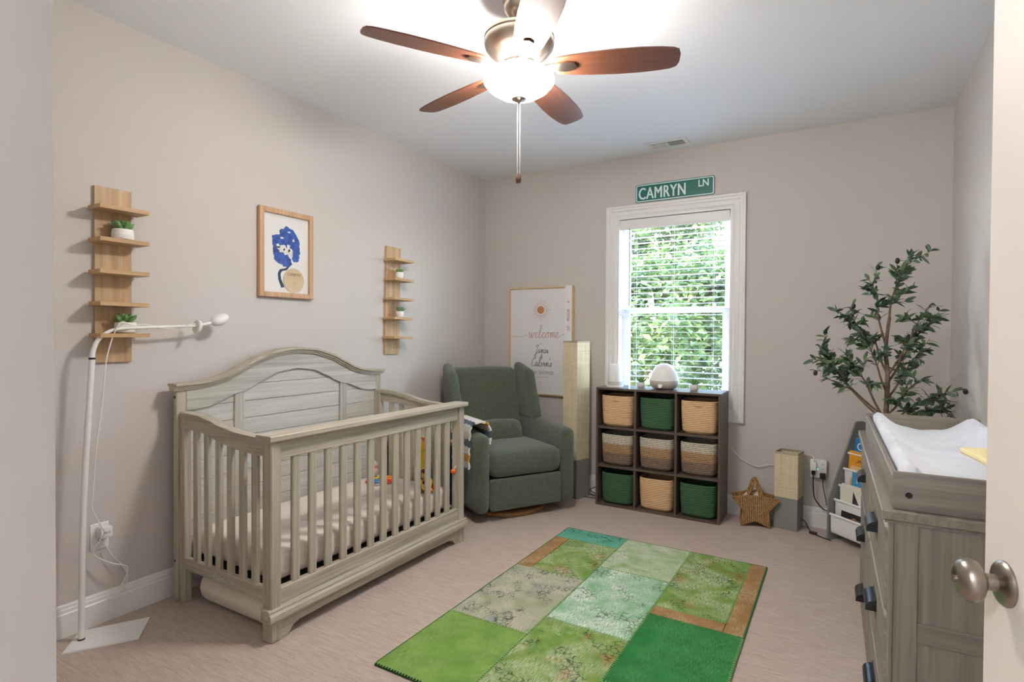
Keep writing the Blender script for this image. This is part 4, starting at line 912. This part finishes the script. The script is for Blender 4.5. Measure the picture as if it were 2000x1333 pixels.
for b0, b1, b2, n in branches:
    mid = Vector(b1); P = smooth_pts([b0, tuple(Vector(b0).lerp(mid, .5)+Vector((0, 0, -.01))), b1, tuple(mid.lerp(Vector(b2), .5)+Vector((rnd.uniform(-.02, .02), rnd.uniform(-.02, .02), .015))), b2], 5)
    br = MB().tube(P, [.007-.0055*i/(len(P)-1) for i in range(len(P))], 6).build('branch', M_obark, ot)
    twigs = []
    for k in range(4):
        i0 = int(len(P)*(.45+.13*k)); i0 = min(i0, len(P)-2); d = (P[i0+1]-P[i0]).normalized(); sdv = Vector((rnd.uniform(-1, 1), rnd.uniform(-.7, .7), rnd.uniform(-.5, .8))).normalized()
        tw = [P[i0], P[i0]+(d*.6+sdv*.7)*.05, P[i0]+(d*.7+sdv*.9)*.10+Vector((0, 0, -.005))]; MB().tube(tw, [.0022, .0016, .0009], 5).build('twig', M_obark, ot); twigs.append(tw)
    for k in range(int(n*3.0)):
        if k % 2: tw = rnd.choice(twigs); t = rnd.uniform(.2, 1); p = tw[0].lerp(tw[1], t*2) if t < .5 else tw[1].lerp(tw[2], t*2-1); d = (tw[2]-tw[0]).normalized()
        else: i0 = rnd.randint(int(len(P)*.45), len(P)-2); p = P[i0]; d = (P[i0+1]-P[i0]).normalized()
        dv = (d*.7+Vector((rnd.uniform(-1, 1), rnd.uniform(-1, 1), rnd.uniform(-.7, .7)))).normalized()
        q = dv.to_track_quat('X', 'Z') @ Euler((rnd.uniform(-1.4, 1.4), 0, 0)).to_quaternion(); sc = rnd.uniform(.75, 1.15)
        if p.x+dv.x*.055*sc > .36: continue
        if k < 21:
            o = obj('leaf', rnd.choice(ol_leaf), ot, p); o.rotation_mode = 'QUATERNION'; o.rotation_quaternion = q; o.scale = (sc, sc, sc); nl += 1
        else:
            lm = rnd.choice(ol_leaf); extra.cur = ol_leaf.index(lm)//2; extra.add([v.co*sc for v in lm.vertices], [tuple(pp.vertices) for pp in lm.polygons], Matrix.Translation(p) @ q.to_matrix().to_4x4())
    for k in range(rnd.choice((0, 1, 1, 2))):
        tw = rnd.choice(twigs); o = obj('olive', fruit, ot, tw[2]+Vector((0, 0, -.012)))
ex_ = extra.build('small_leaves', M_ol, ot, 80); ex_['kind'] = 'stuff'
o_ = obj('olive', fruit, ot, Vector(branches[6][2])+Vector((.0, 0, .005)))

# ------------------------------------------------------------------ dresser
DX0, DX1, DY0, DY1, DT = .108, .540, 1.757, 3.122, .868
ds = thing('dresser', 'grey washed wooden six-drawer dresser with black cup pulls along the right wall', 'dresser', ((DX0+DX1)/2, (DY0+DY1)/2, 0), R(1.0))
G1, G2 = '91887a', '6f6558'
GX = wood('dresser wood x', G1, G2, axis='X', k=.25); GY = wood('dresser wood y', G1, G2, axis='Y', k=.25); GZ = wood('dresser wood z', G1, G2, axis='Z', k=.25)
hx, hy = (DX1-DX0)/2, (DY1-DY0)/2
MB().box(-hx, hx, -hy, hy, .06, DT-.032).build('body', GY, ds)
tp = MB(); tp.box(-hx-.030, hx, -hy-.018, hy+.018, DT-.026, DT, .003); tp.box(-hx-.022, hx, -hy-.010, hy+.010, DT-.034, DT-.026); tp.build('top', GY, ds)
bs = MB(); bs.box(-hx-.006, hx, -hy-.006, hy+.006, 0, .062, .003); bs.build('plinth', GY, ds)
for sy in (-1, 1):   # framed end panels
    e = MB(); y0, y1 = sorted((sy*hy, sy*(hy+.008)))
    MB().box(-hx, -hx+.05, y0, y1, .062, DT-.034, .001).build('end_stile', GZ, ds); MB().box(hx-.05, hx, y0, y1, .062, DT-.034, .001).build('end_stile', GZ, ds)
    for z0, z1 in ((.062, .11), (.535, .585)): MB().box(-hx+.05, hx-.05, y0, y1, z0, z1, .001).build('end_rail', GX, ds)
    y0, y1 = sorted((sy*hy, sy*(hy+.002)))
    for z0, z1 in ((.11, .535), (.585, DT-.034)): MB().box(-hx+.05, hx-.05, y0, y1, z0, z1).build('end_panel', GZ, ds)
zr_ = [(.085, .325), (.335, .575), (.585, .815)]
pull = MB()
pv = []; pn = 10
for i in range(pn+1):
    a = math.pi*i/pn/2*1.15; pv.append((-.028*math.sin(a)-.002, .026*math.cos(a)))
pull.add([(x, y, z) for x, z in pv for y in (-.058, .058)], [(2*i, 2*i+1, 2*i+3, 2*i+2) for i in range(pn)])
pull.add([(x*.86, y, z*.86) for x, z in pv for y in (-.056, .056)], [(2*i, 2*i+2, 2*i+3, 2*i+1) for i in range(pn)])
for y in (-.058, .058): pull.prism([(x, z) for x, z in pv]+[(-.0, -.006), (0, .026)], y-.001, y+.001, 'Y')
pull.box(-.003, 0, -.063, .063, .014, .032, .001)
pm = pull.mesh('cup_pull', mat('gunmetal', '3a3d40', .3, .9), 40)
for z0, z1 in zr_:
    for y0, y1 in ((-hy+.03, -.012), (.012, hy-.03)):
        d = MB(); d.box(-hx-.018, -hx, y0, y1, z0, z1, .006)
        dd = d.build('drawer', GY, ds)
        obj('cup_pull', pm, dd, (-hx-.018, (y0+y1)/2, (z0+z1)/2+.02))
rl = MB()
MB().box(-hx-.012, -hx, -hy, -hy+.027, .062, DT-.034, .002).build('front_stile', GZ, ds); MB().box(-hx-.012, -hx, hy-.027, hy, .062, DT-.034, .002).build('front_stile', GZ, ds)
# changing tray and pad
tyA, tyB = DY0+.0, DY1-.08
tr_ = thing('changing_tray', 'grey washed wooden changing tray standing on the dresser top', 'tray', (.308, (tyA+tyB)/2, DT+.0005), R(1.0))
ty = (tyB-tyA)/2; tx = .205
for s_ in (-1, 1):
    pb = MB(); y0, y1 = sorted((s_*ty, s_*(ty-.016))); pb.box(-tx, tx, y0, y1, 0, .098, .004, seg=2); pb.build('end_board', GX, tr_)
    MB().box(s_*tx-(.016 if s_ > 0 else 0), s_*tx+(0 if s_ > 0 else .016), -ty+.016, ty-.016, 0, .085, .003).build('side_board', GY, tr_)
MB().lathe([(.008, 0), (.008, .001), (0, .001)], seg=14, M=Matrix.Translation((-tx+.035, -ty, .04)) @ Euler((R(90), 0, 0)).to_matrix().to_4x4()).build('bolt_hole', M_blackp, tr_)
cpd = thing('changing_pad', 'contoured changing pad in a pale plush cover lying in the changing tray', 'changing pad', (.310, (tyA+tyB)/2+.0, DT+.001), R(1.0))
pd = MB(); n1, n2 = 22, 40; v = []; pxh, pyh = .182, ty-.03
for j in range(n2+1):
    y = -pyh+2*pyh*j/n2
    for i in range(n1+1):
        u = -1+2*i/n1; x = pxh*u; zt = .045+.095*abs(u)**2.6-.045*max(0, abs(u)-.88)/.12
        endf = min(1, (pyh-abs(y))/.03); v.append((x, y, zt*(.75+.25*endf)+.002*math.sin(x*70+y*31)))
W_ = n1+1; f = [(j*W_+i, j*W_+i+1, (j+1)*W_+i+1, (j+1)*W_+i) for j in range(n2) for i in range(n1)]
o = len(v); rim = [i for i in range(W_)]+[j*W_+n1 for j in range(1, n2+1)]+[n2*W_+i for i in range(n1-1, -1, -1)]+[j*W_ for j in range(n2-1, 0, -1)]
v += [(v[i][0], v[i][1], .0) for i in rim]; k = len(rim); f += [(rim[(q+1) % k], rim[q], o+q, o+(q+1) % k) for q in range(k)]; f.append(tuple(o+q for q in range(k))[::-1])
pe = [(pxh*(-1+2*i/n1), v[i][2]-.001) for i in range(n1+1)]
MB().prism([(pxh, .002)]+pe[::-1]+[(-pxh, .002)], -pyh-.004, -pyh-.0005, 'Y').build('grey_end', mat('grey plush', '8e8987', .95, bump=(70, .5, .006), sheen=.4), cpd)
pd.add(v, f); pd.build('plush_cover', mat('pale plush', 'd9dadc', .95, bump=(70, .5, .006), var=(9, 'c6c6c9', .2), sheen=.5), cpd, 60)
yt = thing('yellow_towel', 'folded pale yellow towel lying on the changing pad', 'towel', (.40, DY0+.20, DT+.102), R(20))
MB().rbox((0, 0, .012), (.16, .22, .02), .009, 5, lambda x, y, z: (x, y, z+.010*math.sin(y*14)+.10*x*x)).build('towel_fold', mat('pale yellow', 'ead9a4', .9, bump=(120, .3)), yt, 60)

# ------------------------------------------------------------------ patchwork rug
rug = thing('patchwork_rug', 'green patchwork rug of worn stitched squares on the carpet', 'rug', (-.97, 2.53, 0))
def patch_mat(name, base, alt, fade, line=None, orange=None, k=.12, wear=.5, lines=False):
    m, nt, b = nodes_mat('rug '+name, .95)
    mp = mapping(nt, (1, 1, 1)); nA = noise(nt, mp, 9, 5); nB = noise(nt, mp, 5, 6, 1.0); mf = mapping(nt, (330, 30, 1)); nF = noise(nt, mf, 1, 3)
    rA = ramp(nt, [(.5-k, base), (.5+k, alt)]); nt.links.new(nA.outputs['Fac'], rA.inputs[0]); c = rA.outputs[0]
    if orange:
        nO = noise(nt, mp, 6.5, 4); rO = ramp(nt, [(.55, '000000'), (.68, 'ffffff')]); nt.links.new(nO.outputs['Fac'], rO.inputs[0])
        s = nt.nodes.new('ShaderNodeMath'); s.operation = 'MULTIPLY'; s.inputs[1].default_value = .7; nt.links.new(rO.outputs[0], s.inputs[0]); c = mixc(nt, s.outputs[0], c, orange)
    # threadbare weave where worn
    rB = ramp(nt, [(.38, '000000'), (.58, 'ffffff')]); nt.links.new(nB.outputs['Fac'], rB.inputs[0]); rF = ramp(nt, [(.4, '000000'), (.6, 'ffffff')]); nt.links.new(nF.outputs['Fac'], rF.inputs[0])
    mu = nt.nodes.new('ShaderNodeMath'); mu.operation = 'MULTIPLY'; nt.links.new(rB.outputs[0], mu.inputs[0]); nt.links.new(rF.outputs[0], mu.inputs[1])
    mw = nt.nodes.new('ShaderNodeMath'); mw.operation = 'MULTIPLY'; mw.inputs[1].default_value = wear; nt.links.new(mu.outputs[0], mw.inputs[0]); c = mixc(nt, mw.outputs[0], c, fade)
    if line:   # dark outlines of the worn floral motif
        vo = nt.nodes.new('ShaderNodeTexVoronoi'); vo.feature = 'DISTANCE_TO_EDGE'; vo.inputs['Scale'].default_value = 40
        nd = noise(nt, mp, 22, 3); ml = mapping(nt, (1, 1, 1)); av = nt.nodes.new('ShaderNodeVectorMath'); av.operation = 'MULTIPLY_ADD'; av.inputs[1].default_value = (.05, .05, 0); nt.links.new(nd.outputs['Color'], av.inputs[0]); nt.links.new(ml.outputs[0], av.inputs[2]); nt.links.new(av.outputs[0], vo.inputs['Vector'])
        rl_ = ramp(nt, [(.03, 'ffffff'), (.085, '000000')]); nt.links.new(vo.outputs['Distance'], rl_.inputs[0]); nM = noise(nt, mp, 7.5, 2); rM = ramp(nt, [(.52, '000000'), (.58, 'ffffff')]); nt.links.new(nM.outputs['Fac'], rM.inputs[0])
        m2 = nt.nodes.new('ShaderNodeMath'); m2.operation = 'MULTIPLY'; nt.links.new(rl_.outputs[0], m2.inputs[0]); nt.links.new(rM.outputs[0], m2.inputs[1]); m3 = nt.nodes.new('ShaderNodeMath'); m3.operation = 'MULTIPLY'; m3.inputs[1].default_value = .8; nt.links.new(m2.outputs[0], m3.inputs[0]); c = mixc(nt, m3.outputs[0], c, line)
    nt.links.new(c, b.inputs['Base Color'])
    nb = noise(nt, mp, 320, 2); bp = nt.nodes.new('ShaderNodeBump'); bp.inputs['Strength'].default_value = .5; bp.inputs['Distance'].default_value = .003; nt.links.new(nb.outputs['Fac'], bp.inputs['Height']); nt.links.new(bp.outputs[0], b.inputs['Normal'])
    return m
RM = {'teal': patch_mat('teal', '4f9c84', '5fae94', '9cc9b0', '20302c', wear=.3), 'flor': patch_mat('floral green', '678a35', '7b9843', 'c3c8ab', '2c3424', 'a07040', wear=.8), 'pale': patch_mat('faded green', '8aa66a', 'a9b894', 'cfd3c2', wear=.9),
      'mint': patch_mat('mint', '79aa7e', '8fb88f', 'dde0d6', '35443a', wear=1), 'grey': patch_mat('grey floral', '959c78', 'a3a38b', 'c1bba9', '33373a', '77838a', wear=.9), 'lime': patch_mat('plain lime', '688f38', '739a40', 'a3b574', wear=.35),
      'deep': patch_mat('deep green', '1a6a2d', '247a37', '6aa068', wear=.35), 'bord': patch_mat('brown border', '916b3d', '9e7848', 'c9b594', wear=.6)}
c0, c1, c2, c3 = -1.583, -1.17, -.772, -.358; yA, yZ = 1.62, 3.435
pt = [('teal', c0, c1, 3.25, yZ), ('bord', c0, c0+.09, 2.74, 3.25), ('flor', c0+.09, c1, 2.74, 3.25), ('grey', c0, c1, 2.12, 2.74), ('lime', c0, c1, yA, 2.12),
      ('pale', c1, c2, 2.95, yZ), ('mint', c1, c2, 2.295, 2.95), ('flor', c1, c2, yA, 2.295),
      ('flor', c2, c3-.085, 2.665, yZ), ('bord', c3-.085, c3, 2.58, yZ), ('bord', c2, c3-.085, 2.58, 2.665), ('deep', c2, c3, 1.98, 2.58), ('mint', c2, c3, yA, 1.98)]
for k, x0, x1, y0, y1 in pt:
    MB().box(x0+.97+.001, x1+.97-.001, y0-2.53+.001, y1-2.53-.001, 0, .009+.001*random.random(), .002).build('patch', RM[k], rug)
bd = MB(); M_st = mat('stitch green', '3e6a36', .95, bump=(200, .5))
for a, b in (((c0, yA), (c1+.8, yA)), ((c0, yA), (c0, yZ)), ((c0, yZ), (c3, yZ)), ((c3, yA), (c3, yZ)), ((c0, yA), (c3, yA))): bd.tube([(a[0]+.97, a[1]-2.53, .005), (b[0]+.97, b[1]-2.53, .005)], .0055, 6)
bd.build('stitched_edge', M_st, rug)
sm_ = MB()
for k, x0, x1, y0, y1 in pt:
    if k == 'bord': continue
    for i in range(int((x1-x0)/.014)): sm_.box(x0+.97+.014*i, x0+.97+.014*i+.004, y0-2.53-.006, y0-2.53+.006, .009, .0112)
    for i in range(int((y1-y0)/.014)): sm_.box(x1+.97-.006, x1+.97+.006, y0-2.53+.014*i, y0-2.53+.014*i+.004, .009, .0112)
so = sm_.build('seam_stitches', mat('stitch light', '7fae66', .9), rug, smooth=0); so['kind'] = 'stuff'
